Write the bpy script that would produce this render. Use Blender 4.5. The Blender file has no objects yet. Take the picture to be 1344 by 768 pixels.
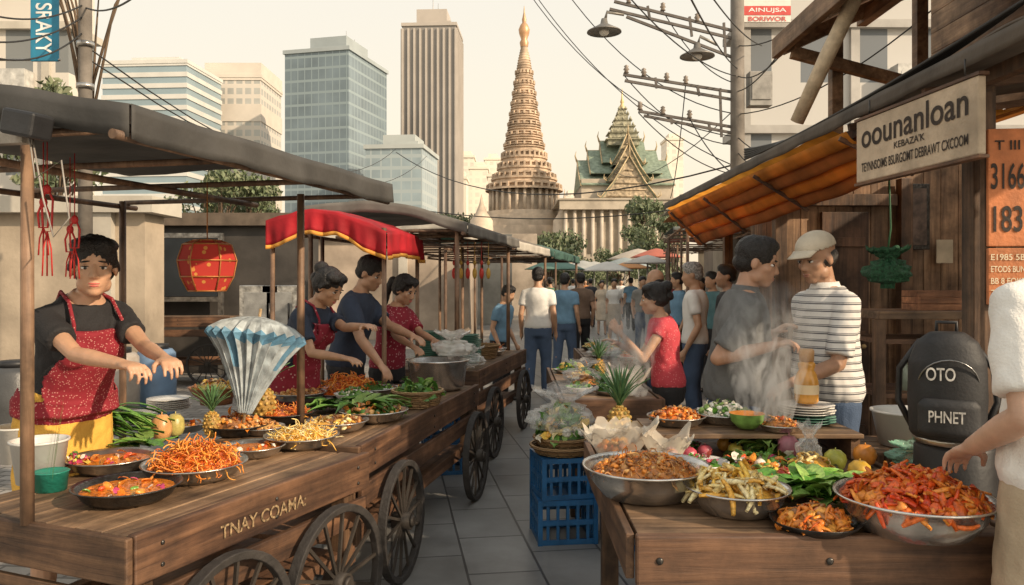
import bpy, math, random, bmesh
from mathutils import Vector, Matrix, Euler, noise
V=Vector
rng=random.Random(7)
sc=bpy.context.scene
F=1045.3; EYE=1.6; HZ=370; CX=672
def bx(px,d): return (px-CX)/F*d
def pt(px,py,d): return V((bx(px,d),d,EYE-(py-HZ)/F*d))
def spot(px,py,z=.8):
    d=(EYE-z)*F/(py-HZ); return V((bx(px,d),d,z))
def rad(a): return math.radians(a)
# ---------------------------------------------------------------- mesh builder
class MB:
    def __init__(s): s.v=[];s.f=[];s.sm=[];s.mi=[]
    def add(s,vs,fs,sm=False,mi=0):
        o=len(s.v); s.v.extend([tuple(v) for v in vs])
        for f in fs: s.f.append(tuple(i+o for i in f)); s.sm.append(sm); s.mi.append(mi)
        return s
    def box(s,c,size,R=None,mi=0):
        c=V(c);x,y,z=[a/2 for a in size]; vs=[]
        for p in ((-x,-y,-z),(x,-y,-z),(x,y,-z),(-x,y,-z),(-x,-y,z),(x,-y,z),(x,y,z),(-x,y,z)):
            p=V(p)
            if R: p=R@p
            vs.append(c+p)
        return s.add(vs,[(0,3,2,1),(4,5,6,7),(0,1,5,4),(1,2,6,5),(2,3,7,6),(3,0,4,7)],False,mi)
    def bb(s,a,b,mi=0):
        return s.box([(a[i]+b[i])/2 for i in range(3)],[abs(b[i]-a[i]) for i in range(3)],None,mi)
    def frame(s,d):
        d=V(d).normalized(); u=V((0,0,1)) if abs(d.z)<.95 else V((0,1,0))
        x=u.cross(d).normalized(); y=d.cross(x).normalized(); return x,y,d
    def beam(s,p0,p1,w,h,mi=0):
        p0=V(p0);p1=V(p1);x,y,d=s.frame(p1-p0)
        R=Matrix((x,y,d)).transposed()
        return s.box((p0+p1)/2,(w,h,(p1-p0).length),R,mi)
    def tube(s,pts,rs,n=8,cap=True,mi=0,sm=True):
        pts=[V(p) for p in pts]
        if not isinstance(rs,(list,tuple)): rs=[rs]*len(pts)
        vs=[];fs=[]
        px=None
        for i,p in enumerate(pts):
            d=(pts[min(i+1,len(pts)-1)]-pts[max(i-1,0)])
            if d.length<1e-9: d=V((0,0,1))
            x,y,d=s.frame(d)
            if px is not None:
                x=(px-d*px.dot(d)); 
                if x.length<1e-6: x,y,d=s.frame(d)
                x.normalize(); y=d.cross(x)
            px=x
            for k in range(n):
                a=2*math.pi*k/n; vs.append(p+(x*math.cos(a)+y*math.sin(a))*rs[i])
        for i in range(len(pts)-1):
            for k in range(n):
                a=i*n+k;b=i*n+(k+1)%n; fs.append((a,b,b+n,a+n))
        s.add(vs,fs,sm,mi)
        if cap:
            o=len(s.v)-len(vs)
            s.f.append(tuple(o+k for k in range(n))[::-1]);s.sm.append(False);s.mi.append(mi)
            o2=o+(len(pts)-1)*n
            s.f.append(tuple(o2+k for k in range(n)));s.sm.append(False);s.mi.append(mi)
        return s
    def cyl(s,p0,p1,r0,r1=None,n=12,mi=0): return s.tube([p0,p1],[r0,r0 if r1 is None else r1],n,True,mi)
    def lathe(s,prof,n=24,c=(0,0,0),mi=0,sm=True):
        c=V(c);vs=[];fs=[]
        for r,z in prof:
            for k in range(n):
                a=2*math.pi*k/n; vs.append(c+V((r*math.cos(a),r*math.sin(a),z)))
        for i in range(len(prof)-1):
            for k in range(n):
                a=i*n+k;b=i*n+(k+1)%n; fs.append((a,b,b+n,a+n))
        return s.add(vs,fs,sm,mi)
    def ell(s,c,r,R=None,nu=12,nv=8,mi=0):
        c=V(c); 
        if not isinstance(r,(tuple,list)): r=(r,r,r)
        vs=[];fs=[]
        def T(p):
            p=V((p[0]*r[0],p[1]*r[1],p[2]*r[2])); 
            return c+(R@p if R else p)
        vs.append(T((0,0,-1)))
        for j in range(1,nv):
            t=math.pi*j/nv-math.pi/2
            for k in range(nu):
                a=2*math.pi*k/nu; vs.append(T((math.cos(t)*math.cos(a),math.cos(t)*math.sin(a),math.sin(t))))
        vs.append(T((0,0,1)))
        for k in range(nu): fs.append((0,1+(k+1)%nu,1+k))
        for j in range(nv-2):
            for k in range(nu):
                a=1+j*nu+k;b=1+j*nu+(k+1)%nu; fs.append((a,b,b+nu,a+nu))
        t=len(vs)-1; o=1+(nv-2)*nu
        for k in range(nu): fs.append((o+k,o+(k+1)%nu,t))
        return s.add(vs,fs,True,mi)
    def cap(s,p0,p1,r0,r1,n=12):
        s.cyl(p0,p1,r0,r1,n); s.ell(p0,r0,None,n,8); s.ell(p1,r1,None,n,8); return s
    def loft(s,secs,n=20,sm=True,mi=0,capd=True):
        vs=[];fs=[]
        for c,a,b,R in secs:
            for k in range(n):
                t=2*math.pi*k/n; vs.append(V(c)+R@V((a*math.cos(t),b*math.sin(t),0)))
        for i in range(len(secs)-1):
            for k in range(n):
                a=i*n+k;b=i*n+(k+1)%n; fs.append((a,b,b+n,a+n))
        if capd:
            fs.append(tuple(range(n))[::-1]); fs.append(tuple(range((len(secs)-1)*n,len(secs)*n)))
        return s.add(vs,fs,sm,mi)
    def grid(s,fn,nu,nv,sm=True,mi=0):
        vs=[fn(i/nu,j/nv) for j in range(nv+1) for i in range(nu+1)]
        fs=[(j*(nu+1)+i,j*(nu+1)+i+1,(j+1)*(nu+1)+i+1,(j+1)*(nu+1)+i) for j in range(nv) for i in range(nu)]
        return s.add(vs,fs,sm,mi)
    def mesh(s,name='mesh'):
        me=bpy.data.meshes.new(name); me.from_pydata(s.v,[],s.f)
        me.polygons.foreach_set('use_smooth',s.sm); me.polygons.foreach_set('material_index',s.mi)
        me.update(); return me
def link(o): sc.collection.objects.link(o); return o
def info(o,label=None,cat=None,group=None,kind=None):
    if label: o['label']=label
    if cat: o['category']=cat
    if group: o['group']=group
    if kind: o['kind']=kind
    return o
def thing(name,loc,label,cat,rot=0,group=None):
    o=bpy.data.objects.new(name,None); o.location=loc; o.rotation_euler=(0,0,rot); o.empty_display_size=.1
    return info(link(o),label,cat,group)
def mobj(mb,name,mat,parent=None,loc=(0,0,0),rot=(0,0,0),bev=0,solid=0,label=None,cat=None,group=None,kind=None):
    me=mb.mesh(name) if isinstance(mb,MB) else mb
    for m in (mat if isinstance(mat,(list,tuple)) else [mat]): me.materials.append(m)
    o=bpy.data.objects.new(name,me); o.location=loc; o.rotation_euler=rot
    if parent: o.parent=parent
    if solid: 
        m=o.modifiers.new('s','SOLIDIFY'); m.thickness=solid
    if bev:
        m=o.modifiers.new('b','BEVEL'); m.width=bev; m.segments=2; m.limit_method='ANGLE'
    return info(link(o),label,cat,group,kind)
def copy_thing(o,loc,rot=None,label=None,scale=None):
    def cp(a,par):
        c=a.copy()
        if par: c.parent=par
        sc.collection.objects.link(c)
        for ch in a.children: cp(ch,c)
        return c
    c=cp(o,None); c.location=loc
    if rot is not None: c.rotation_euler=(0,0,rot)
    if scale: c.scale=(scale,)*3
    if label: c['label']=label
    return c
# ---------------------------------------------------------------- materials
_mc={}
def base(name):
    m=bpy.data.materials.new(name); m.use_nodes=True; nt=m.node_tree
    return m,nt,nt.nodes['Principled BSDF'],nt.nodes,nt.links
def c4(c): return (c[0],c[1],c[2],1)
def M(col,rough=.6,metal=0,var=.18,scale=6,bump=.15,bscale=60,trans=0,name='surface',dirt=0):
    key=(tuple(col),rough,metal,var,scale,bump,bscale,trans,dirt)
    if key in _mc: return _mc[key]
    m,nt,p,N,L=base(name)
    tc=N.new('ShaderNodeTexCoord'); n=N.new('ShaderNodeTexNoise'); n.inputs['Scale'].default_value=scale; n.inputs['Detail'].default_value=6
    L.new(tc.outputs['Object'],n.inputs['Vector'])
    r=N.new('ShaderNodeValToRGB'); r.color_ramp.elements[0].position=.3; r.color_ramp.elements[1].position=.7
    r.color_ramp.elements[0].color=c4([max(0,c*(1-var*1.6)) for c in col]); r.color_ramp.elements[1].color=c4([min(1,c*(1+var)) for c in col])
    L.new(n.outputs['Fac'],r.inputs['Fac'])
    out=r.outputs['Color']
    if dirt:
        n3=N.new('ShaderNodeTexNoise'); n3.inputs['Scale'].default_value=scale*.35; n3.inputs['Detail'].default_value=9; n3.inputs['Roughness'].default_value=.7
        L.new(tc.outputs['Object'],n3.inputs['Vector'])
        r3=N.new('ShaderNodeValToRGB'); r3.color_ramp.elements[0].position=.45; r3.color_ramp.elements[1].position=.65
        r3.color_ramp.elements[0].color=(0,0,0,1); r3.color_ramp.elements[1].color=(dirt,)*3+(1,)
        L.new(n3.outputs['Fac'],r3.inputs['Fac'])
        mx=N.new('ShaderNodeMixRGB'); mx.inputs['Color2'].default_value=(.07,.055,.04,1)
        L.new(r3.outputs['Color'],mx.inputs['Fac']); L.new(out,mx.inputs['Color1']); out=mx.outputs['Color']
    L.new(out,p.inputs['Base Color'])
    p.inputs['Roughness'].default_value=rough; p.inputs['Metallic'].default_value=metal
    if bump:
        n2=N.new('ShaderNodeTexNoise'); n2.inputs['Scale'].default_value=bscale; n2.inputs['Detail'].default_value=4
        L.new(tc.outputs['Object'],n2.inputs['Vector'])
        b=N.new('ShaderNodeBump'); b.inputs['Strength'].default_value=bump; b.inputs['Distance'].default_value=.02
        L.new(n2.outputs['Fac'],b.inputs['Height']); L.new(b.outputs['Normal'],p.inputs['Normal'])
    if trans:
        t=N.new('ShaderNodeBsdfTranslucent'); L.new(out,t.inputs['Color'])
        mx=N.new('ShaderNodeMixShader'); mx.inputs['Fac'].default_value=trans
        L.new(p.outputs[0],mx.inputs[1]); L.new(t.outputs[0],mx.inputs[2]); L.new(mx.outputs[0],N['Material Output'].inputs['Surface'])
    _mc[key]=m; return m
def wood(c0,c1,axis=0,rough=.6,name='wood',sc_=1.0):
    key=('w',tuple(c0),tuple(c1),axis,sc_)
    if key in _mc: return _mc[key]
    m,nt,p,N,L=base(name)
    tc=N.new('ShaderNodeTexCoord'); mp=N.new('ShaderNodeMapping'); s=[22*sc_]*3; s[axis]=1.2*sc_; mp.inputs['Scale'].default_value=s
    L.new(tc.outputs['Object'],mp.inputs['Vector'])
    n=N.new('ShaderNodeTexNoise'); n.inputs['Scale'].default_value=1; n.inputs['Detail'].default_value=8; n.inputs['Roughness'].default_value=.65; n.inputs['Distortion'].default_value=.4
    L.new(mp.outputs['Vector'],n.inputs['Vector'])
    r=N.new('ShaderNodeValToRGB'); e=r.color_ramp.elements; e[0].position=.33;e[1].position=.68; e[0].color=c4(c0);e[1].color=c4(c1)
    L.new(n.outputs['Fac'],r.inputs['Fac'])
    n2=N.new('ShaderNodeTexNoise'); n2.inputs['Scale'].default_value=3*sc_; n2.inputs['Detail'].default_value=8; n2.inputs['Roughness'].default_value=.65; L.new(tc.outputs['Object'],n2.inputs['Vector'])
    r2=N.new('ShaderNodeValToRGB'); r2.color_ramp.elements[0].position=.34; r2.color_ramp.elements[0].color=(.32,.31,.30,1); r2.color_ramp.elements[1].position=.64
    r2.color_ramp.elements[1].color=(1.3,1.27,1.24,1)
    L.new(n2.outputs['Fac'],r2.inputs['Fac'])
    g=N.new('ShaderNodeNewGeometry'); mr=N.new('ShaderNodeMapRange'); mr.inputs['To Min'].default_value=.65; mr.inputs['To Max'].default_value=1.3; L.new(g.outputs['Random Per Island'],mr.inputs['Value'])
    mx=N.new('ShaderNodeMixRGB'); mx.blend_type='MULTIPLY'; mx.inputs['Fac'].default_value=1
    L.new(r.outputs['Color'],mx.inputs['Color1']); L.new(r2.outputs['Color'],mx.inputs['Color2'])
    vm=N.new('ShaderNodeVectorMath'); vm.operation='SCALE'; L.new(mx.outputs['Color'],vm.inputs[0]); L.new(mr.outputs[0],vm.inputs['Scale']); L.new(vm.outputs[0],p.inputs['Base Color'])
    b=N.new('ShaderNodeBump'); b.inputs['Strength'].default_value=.7; b.inputs['Distance'].default_value=.008
    L.new(n.outputs['Fac'],b.inputs['Height']); L.new(b.outputs['Normal'],p.inputs['Normal'])
    rr=N.new('ShaderNodeMapRange'); rr.inputs['To Min'].default_value=rough+.2; rr.inputs['To Max'].default_value=rough-.2; L.new(n2.outputs['Fac'],rr.inputs['Value']); L.new(rr.outputs[0],p.inputs['Roughness'])
    _mc[key]=m; return m
def island(cols,rough=.35,sss=0,name='food',bump=.3):
    key=('i',tuple(map(tuple,cols)),rough)
    if key in _mc: return _mc[key]
    m,nt,p,N,L=base(name)
    g=N.new('ShaderNodeNewGeometry'); r=N.new('ShaderNodeValToRGB'); r.color_ramp.interpolation='CONSTANT'
    e=r.color_ramp.elements
    for i,c in enumerate(cols):
        if i<2: el=e[i]; el.position=i/len(cols)
        else: el=e.new(i/len(cols))
        el.color=c4(c)
    L.new(g.outputs['Random Per Island'],r.inputs['Fac'])
    tc=N.new('ShaderNodeTexCoord'); n=N.new('ShaderNodeTexNoise'); n.inputs['Scale'].default_value=90; n.inputs['Detail'].default_value=4; L.new(tc.outputs['Object'],n.inputs['Vector'])
    r2=N.new('ShaderNodeValToRGB'); r2.color_ramp.elements[0].position=.3; r2.color_ramp.elements[0].color=(.55,.55,.55,1); r2.color_ramp.elements[1].position=.6; r2.color_ramp.elements[1].color=(1.12,1.12,1.12,1)
    L.new(n.outputs['Fac'],r2.inputs['Fac'])
    mx=N.new('ShaderNodeMixRGB'); mx.blend_type='MULTIPLY'; mx.inputs['Fac'].default_value=1
    L.new(r.outputs['Color'],mx.inputs['Color1']); L.new(r2.outputs['Color'],mx.inputs['Color2']); L.new(mx.outputs['Color'],p.inputs['Base Color'])
    p.inputs['Roughness'].default_value=rough
    b=N.new('ShaderNodeBump'); b.inputs['Strength'].default_value=bump; b.inputs['Distance'].default_value=.004
    L.new(n.outputs['Fac'],b.inputs['Height']); L.new(b.outputs['Normal'],p.inputs['Normal'])
    _mc[key]=m; return m
def stripes(c0,c1,scale,axis=2,duty=.5,name='striped_cloth',extra=None):
    m,nt,p,N,L=base(name)
    tc=N.new('ShaderNodeTexCoord'); sp=N.new('ShaderNodeSeparateXYZ'); L.new(tc.outputs['Object'],sp.inputs[0])
    ml=N.new('ShaderNodeMath'); ml.operation='MULTIPLY'; ml.inputs[1].default_value=scale; L.new(sp.outputs[axis],ml.inputs[0])
    fr=N.new('ShaderNodeMath'); fr.operation='FRACT'; L.new(ml.outputs[0],fr.inputs[0])
    r=N.new('ShaderNodeValToRGB'); r.color_ramp.interpolation='CONSTANT'; e=r.color_ramp.elements; e[0].color=c4(c0); e[1].position=duty; e[1].color=c4(c1)
    if extra:
        for pos,c in extra: el=e.new(pos); el.color=c4(c)
    L.new(fr.outputs[0],r.inputs['Fac']); L.new(r.outputs['Color'],p.inputs['Base Color']); p.inputs['Roughness'].default_value=.85
    return m
def dots(c0,c1,scale=45,th=.3,name='printed_cloth',c2=None):
    m,nt,p,N,L=base(name)
    tc=N.new('ShaderNodeTexCoord'); v=N.new('ShaderNodeTexVoronoi'); v.inputs['Scale'].default_value=scale; L.new(tc.outputs['Object'],v.inputs['Vector'])
    r=N.new('ShaderNodeValToRGB'); r.color_ramp.interpolation='CONSTANT'; e=r.color_ramp.elements; e[0].color=c4(c1); e[1].position=th; e[1].color=c4(c0)
    L.new(v.outputs['Distance'],r.inputs['Fac']); L.new(r.outputs['Color'],p.inputs['Base Color']); p.inputs['Roughness'].default_value=.85
    return m
def tiles(c,mortar,bw,rh,ms,rot=0,name='paving',rough=.55,var=.25):
    m,nt,p,N,L=base(name)
    tc=N.new('ShaderNodeTexCoord'); mp=N.new('ShaderNodeMapping'); mp.inputs['Rotation'].default_value=(0,0,rot); L.new(tc.outputs['Object'],mp.inputs['Vector'])
    b=N.new('ShaderNodeTexBrick'); b.inputs['Scale'].default_value=1; b.inputs['Brick Width'].default_value=bw; b.inputs['Row Height'].default_value=rh; b.inputs['Mortar Size'].default_value=ms; b.inputs['Mortar Smooth'].default_value=.3
    b.inputs['Color1'].default_value=c4([x*(1-var) for x in c]); b.inputs['Color2'].default_value=c4([x*(1+var) for x in c]); b.inputs['Mortar'].default_value=c4(mortar)
    L.new(mp.outputs['Vector'],b.inputs['Vector'])
    n=N.new('ShaderNodeTexNoise'); n.inputs['Scale'].default_value=1.3; n.inputs['Detail'].default_value=10; n.inputs['Roughness'].default_value=.7; L.new(tc.outputs['Object'],n.inputs['Vector'])
    r2=N.new('ShaderNodeValToRGB'); r2.color_ramp.elements[0].position=.3; r2.color_ramp.elements[0].color=(.6,.58,.56,1); r2.color_ramp.elements[1].position=.68; r2.color_ramp.elements[1].color=(1.2,1.2,1.2,1)
    L.new(n.outputs['Fac'],r2.inputs['Fac'])
    mx=N.new('ShaderNodeMixRGB'); mx.blend_type='MULTIPLY'; mx.inputs['Fac'].default_value=1
    L.new(b.outputs['Color'],mx.inputs['Color1']); L.new(r2.outputs['Color'],mx.inputs['Color2']); L.new(mx.outputs['Color'],p.inputs['Base Color'])
    r3=N.new('ShaderNodeMapRange'); r3.inputs['To Min'].default_value=rough-.2; r3.inputs['To Max'].default_value=rough+.2; L.new(n.outputs['Fac'],r3.inputs['Value']); L.new(r3.outputs[0],p.inputs['Roughness'])
    bp=N.new('ShaderNodeBump'); bp.invert=True; bp.inputs['Strength'].default_value=.5; bp.inputs['Distance'].default_value=.01; L.new(b.outputs['Fac'],bp.inputs['Height']); L.new(bp.outputs['Normal'],p.inputs['Normal'])
    return m
def facade(wall,glass,fw,fh,wfrac=.35,hfrac=.35,name='facade',rough=.5):
    m,nt,p,N,L=base(name)
    tc=N.new('ShaderNodeTexCoord'); sp=N.new('ShaderNodeSeparateXYZ'); L.new(tc.outputs['Object'],sp.inputs[0])
    ad=N.new('ShaderNodeMath'); ad.operation='ADD'; L.new(sp.outputs[0],ad.inputs[0]); L.new(sp.outputs[1],ad.inputs[1])
    def band(src,per,fr):
        a=N.new('ShaderNodeMath'); a.operation='DIVIDE'; a.inputs[1].default_value=per; L.new(src,a.inputs[0])
        b=N.new('ShaderNodeMath'); b.operation='FRACT'; L.new(a.outputs[0],b.inputs[0])
        c=N.new('ShaderNodeMath'); c.operation='GREATER_THAN'; c.inputs[1].default_value=fr; L.new(b.outputs[0],c.inputs[0]); return c.outputs[0]
    x=band(ad.outputs[0],fw,wfrac); z=band(sp.outputs[2],fh,hfrac)
    mu=N.new('ShaderNodeMath'); mu.operation='MULTIPLY'; L.new(x,mu.inputs[0]); L.new(z,mu.inputs[1])
    n=N.new('ShaderNodeTexNoise'); n.inputs['Scale'].default_value=.12; n.inputs['Detail'].default_value=8; L.new(tc.outputs['Object'],n.inputs['Vector'])
    r=N.new('ShaderNodeValToRGB'); r.color_ramp.elements[0].position=.3; r.color_ramp.elements[0].color=c4([g*.8 for g in glass]); r.color_ramp.elements[1].position=.7; r.color_ramp.elements[1].color=c4([g*1.2 for g in glass]); L.new(n.outputs['Fac'],r.inputs['Fac'])
    mx=N.new('ShaderNodeMixRGB'); mx.inputs['Color1'].default_value=c4(wall); L.new(r.outputs['Color'],mx.inputs['Color2']); L.new(mu.outputs[0],mx.inputs['Fac']); L.new(mx.outputs[0],p.inputs['Base Color'])
    p.inputs['Roughness'].default_value=rough
    return m
def film(name='plastic_film',op=.45,col=(.9,.9,.88)):
    m,nt,p,N,L=base(name); p.inputs['Base Color'].default_value=c4(col); p.inputs['Roughness'].default_value=.15
    t=N.new('ShaderNodeBsdfTransparent'); mx=N.new('ShaderNodeMixShader')
    lw=N.new('ShaderNodeLayerWeight'); lw.inputs['Blend'].default_value=.3
    mr=N.new('ShaderNodeMapRange'); mr.inputs['To Min'].default_value=op*.6; mr.inputs['To Max'].default_value=min(1,op+.4); L.new(lw.outputs['Facing'],mr.inputs['Value'])
    L.new(mr.outputs[0],mx.inputs['Fac']); L.new(t.outputs[0],mx.inputs[1]); L.new(p.outputs[0],mx.inputs[2]); L.new(mx.outputs[0],N['Material Output'].inputs['Surface'])
    return m
W_DK=wood((.05,.024,.015),(.23,.12,.065),0,name='weathered_wood')
W_MD=wood((.10,.055,.03),(.34,.22,.13),0,.55,name='plank_wood')
W_Y=wood((.06,.03,.018),(.25,.14,.075),1,name='plank_wood_across')
W_V=wood((.05,.026,.015),(.21,.12,.065),2,name='upright_wood')
STEEL=M((.64,.62,.59),.22,.9,.25,9,.12,30,name='brushed_steel')
STEEL2=M((.46,.44,.41),.28,.88,.35,12,.2,30,name='worn_steel')
IRON=M((.06,.056,.052),.30,.6,.35,14,.25,50,name='black_iron')
DARK=M((.02,.02,.022),.5,0,.3,5,.1,40,name='black_plastic')
CER=M((.76,.74,.70),.25,0,.06,6,.05,20,name='white_ceramic')
CLAY=M((.3,.13,.06),.55,0,.2,10,.2,50,name='clay')
GREYC=M((.060,.057,.053),.7,0,.35,2.5,.35,9,name='grey_tarpaulin')
POSTM=wood((.10,.055,.035),(.29,.18,.11),2,name='post_wood')
BAMB=M((.42,.3,.17),.5,0,.25,14,.2,60,name='bamboo')
GOLD=M((.66,.47,.22),.45,.2,.2,3,.1,20,name='gilded')
FILM=film(op=.30)
# ---------------------------------------------------------------- text
def text(s,w,h,loc,rot,mat,parent,name='lettering'):
    cu=bpy.data.curves.new('t','FONT'); cu.body=s; cu.size=1; cu.align_x='CENTER'; cu.align_y='CENTER'; cu.offset=.012
    to=bpy.data.objects.new('t',cu); sc.collection.objects.link(to)
    dg=bpy.context.evaluated_depsgraph_get(); me=bpy.data.meshes.new_from_object(to.evaluated_get(dg))
    bpy.data.objects.remove(to)
    xs=[v.co.x for v in me.vertices]; ys=[v.co.y for v in me.vertices]
    if not xs: return
    cx=(max(xs)+min(xs))/2; cy=(max(ys)+min(ys))/2; sx=w/(max(xs)-min(xs)); sy=h/(max(ys)-min(ys))
    for v in me.vertices: v.co=V(((v.co.x-cx)*sx,(v.co.y-cy)*sy,0))
    return mobj(me,name,mat,parent,loc,rot)
# ---------------------------------------------------------------- people
def remesh(mb,vox,it=2,fac=.5):
    me=mb.mesh('tmp'); o=bpy.data.objects.new('tmp',me); link(o)
    m=o.modifiers.new('r','REMESH'); m.mode='VOXEL'; m.voxel_size=vox; m.use_smooth_shade=True
    if it: s=o.modifiers.new('s','SMOOTH'); s.iterations=it; s.factor=fac
    dg=bpy.context.evaluated_depsgraph_get(); r=bpy.data.meshes.new_from_object(o.evaluated_get(dg))
    bpy.data.objects.remove(o); r.materials.clear(); return r
def hand(mb,w,d,nrm,side,curl):
    y=V(d).normalized(); z=V(nrm); z=(z-y*z.dot(y)); 
    if z.length<.05: z=V((1,0,0))-y*y.x
    z.normalize(); x=y.cross(z).normalized()
    R=Matrix((x,y,z)).transposed()
    w=V(w)
    mb.ell(w+y*.046,(.039,.050,.016),R,14,10)
    mb.ell(w+y*.018,(.028,.035,.018),R)
    for i in range(4):
        L=(.062,.070,.066,.052)[i]
        k=(i-1.5)*side*-1
        b=w+y*(.080-abs(i-1.2)*.004)+x*k*.0205
        a=curl*(.7+.12*i); dr=(y+x*k*.05).normalized(); p=b
        for j,(fr,rr,r2) in enumerate(((.45,.0088,.0082),(.3,.0082,.0075),(.27,.0075,.006))):
            ang=a*(j+1)*.75; dd=dr*math.cos(ang)-z*math.sin(ang); q=p+dd*L*fr; mb.cap(p,q,rr,r2,8); p=q
    b=w+x*side*.028+y*.022-z*.004; d1=(x*side*.65+y*.75-z*.3).normalized(); q=b+d1*.040; mb.cap(b,q,.0125,.0105,8)
    d2=(x*side*.25+y*.9-z*(.3+curl*.3)).normalized(); mb.cap(q,q+d2*.032,.010,.0078,8)
def person(loc,rot,label,h=1.7,lean=0,tilt=0,head=(0,0),lw=None,rw=None,skin=(.50,.285,.175),shirt=None,sleeve=.6,bottom=None,bkind='trousers',
           hair='short',hairc=(.014,.011,.010),apron=None,vox=.02,detail=False,female=False,stride=.0,collar=None,curl=(.5,.5),hn=(None,None),shoe=(.03,.028,.027),group=None,hem=.9,cap=None,el=(None,None),fat=0,alow=.55):
    s=h/1.7; rz=rad(rot); loc=V(loc); Mw=(Matrix.Translation(loc)@Matrix.Rotation(rz,4,'Z')); Mi=Mw.inverted()
    P=V((0,0,.93)); R=Matrix.Rotation(-rad(lean),3,'X')@Matrix.Rotation(rad(tilt),3,'Y'); off=V((0,-.10*math.sin(rad(lean)),0))
    def T(p): return P+off+R@(V(p)-P)
    I=Matrix.Identity(3)
    fw=.9 if female else 1.0
    lev=[(.86,.145,.10),(.94,.168,.118),(1.02,.15,.108),(1.10,.128 if female else .145,.095),(1.2,.148*fw+.003,.105),(1.3,.166*fw,.112),(1.37,.160*fw,.10),(1.42,.115*fw,.078),(1.455,.075,.060),(1.48,.052,.053)]
    if fat: lev=[(z,a+fat*.35*math.exp(-((z-1.08)/.15)**2),b+fat*math.exp(-((z-1.08)/.15)**2)) for z,a,b in lev]
    def torso(mb,e,z0,z1,flare=0,n=24):
        pts=[]
        zs=[z0]+[l[0] for l in lev if z0<l[0]<z1]+[z1]
        for z in zs:
            for i in range(len(lev)-1):
                if lev[i][0]<=z<=lev[i+1][0]:
                    t=(z-lev[i][0])/(lev[i+1][0]-lev[i][0]); a=lev[i][1]*(1-t)+lev[i+1][1]*t; b=lev[i][2]*(1-t)+lev[i+1][2]*t; break
            else: a,b=lev[0][1],lev[0][2]
            fl=flare*max(0,(1.3-z))
            y=0 if z<1.3 else -.01
            pts.append((T((0,y,z)),a+e+fl,b+e+fl,R))
        mb.loft(pts,n)
    sh={1:T((.170*fw,-.005,1.368)),-1:T((-.170*fw,-.005,1.368))}
    arms={}
    for sd,tgt,eh in ((1,rw,el[1]),(-1,lw,el[0])):
        S=sh[sd]
        if tgt is None: W=S+V((sd*.06,.06,-.50))
        else: W=(Mi@V(tgt))/s
        a,b=.285,.255; D=W-S; L=D.length
        if L>a+b-.008: W=S+D*((a+b-.008)/L); D=W-S; L=D.length
        if L<.20: W=S+D.normalized()*.2; D=W-S; L=.2
        hint=V(eh) if eh else V((sd*.25,-.5,-1)); dn=D.normalized(); hp=hint-dn*hint.dot(dn); hp.normalize()
        ca=(a*a+L*L-b*b)/(2*a*L); ca=max(-1,min(1,ca)); E=S+dn*a*ca+hp*a*math.sqrt(1-ca*ca)
        arms[sd]=(S,E,W)
    mb=MB(); torso(mb,0,.86,1.48)
    if female: 
        for sd in (1,-1): mb.ell(T((sd*.065,.07,1.27)),(.058,.05,.055))
    for sd in (1,-1):
        S,E,W=arms[sd]
        k=.84 if female else 1.0
        mb.cap(T((sd*.09*fw,-.008,1.395)),S,.048,.050*k+.001); 
        mb.cap(S,S*.6+E*.4,.051*k,.046*k); mb.cap(S*.6+E*.4,E,.046*k,.036*k); mb.cap(E,E*.65+W*.35,.036*k,.038*k); mb.cap(E*.65+W*.35,W,.038*k,.025*k)
        dd=(W-E).normalized(); nr=hn[0 if sd<0 else 1]; nr=V(nr) if nr else V((0,0,1)) if abs(dd.z)<.7 else V((sd,0,0))
        if vox<.014: hand(mb,W,dd,nr,-sd,curl[0 if sd<0 else 1])
        else:
            x=dd.cross(nr).normalized(); 
            mb.cap(W,W+dd*.08,.026,.03); 
            for k2 in range(4): mb.cap(W+dd*.08+x*(k2-1.5)*.02,W+dd*.15+x*(k2-1.5)*.03,.012,.01,6)
            mb.cap(W+dd*.03,W+dd*.07+x*.05,.013,.011,6)
    legs={}
    for sd in (1,-1):
        st=stride*sd; Hh=V((sd*.088,0,.89))+off; K=V((sd*.10,.03+st*.5,.49)); A=V((sd*.105,-.02+st,.085+(.05 if stride and sd<0 else 0)))
        legs[sd]=(Hh,K,A)
        mb.cap(Hh,K,.088,.058); mb.cap(K,K*.65+A*.35+V((0,-.015,0)),.055,.054); mb.cap(K*.65+A*.35+V((0,-.015,0)),A,.054,.036); mb.cap(A+V((0,.0,-.03)),A+V((0,.14,-.05)),.036,.03)
    hy,hp_=head; Rh=Matrix.Rotation(rad(hy),3,'Z')@Matrix.Rotation(rad(-hp_),3,'X')
    Hc=T((0,.018,1.565))+Rh@V((0,.012,.035)); hs=1.03
    def H(p): return Hc+Rh@(V(p)*hs)
    def HE(m_,c,r,nu=16,nv=12,R2=None): m_.ell(H(c),tuple(q*hs for q in r),Rh@R2 if R2 else Rh,nu,nv)
    mb.cap(T((0,-.012,1.44)),H((0,-.025,-.06)),.054 if not female else .045,.049 if not female else .042)
    mb.cap(T((0,-.02,1.42)),T((.09*fw,-.015,1.39)),.046,.04); mb.cap(T((0,-.02,1.42)),T((-.09*fw,-.015,1.39)),.046,.04)
    HE(mb,(0,-.015,.03),(.074,.093,.088),24,18); HE(mb,(0,.02,-.03),(.058,.068,.085),24,18); HE(mb,(0,.05,-.085),(.030,.032,.026))
    for sd in (1,-1):
        HE(mb,(sd*.038,.047,-.022),(.024,.027,.024)); HE(mb,(sd*.042,.01,-.065),(.02,.035,.03)); HE(mb,(sd*.077,-.008,-.008),(.009,.018,.029))
    mb.cap(H((-.03,.068,.024)),H((.03,.068,.024)),.0100,.0100)
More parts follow.
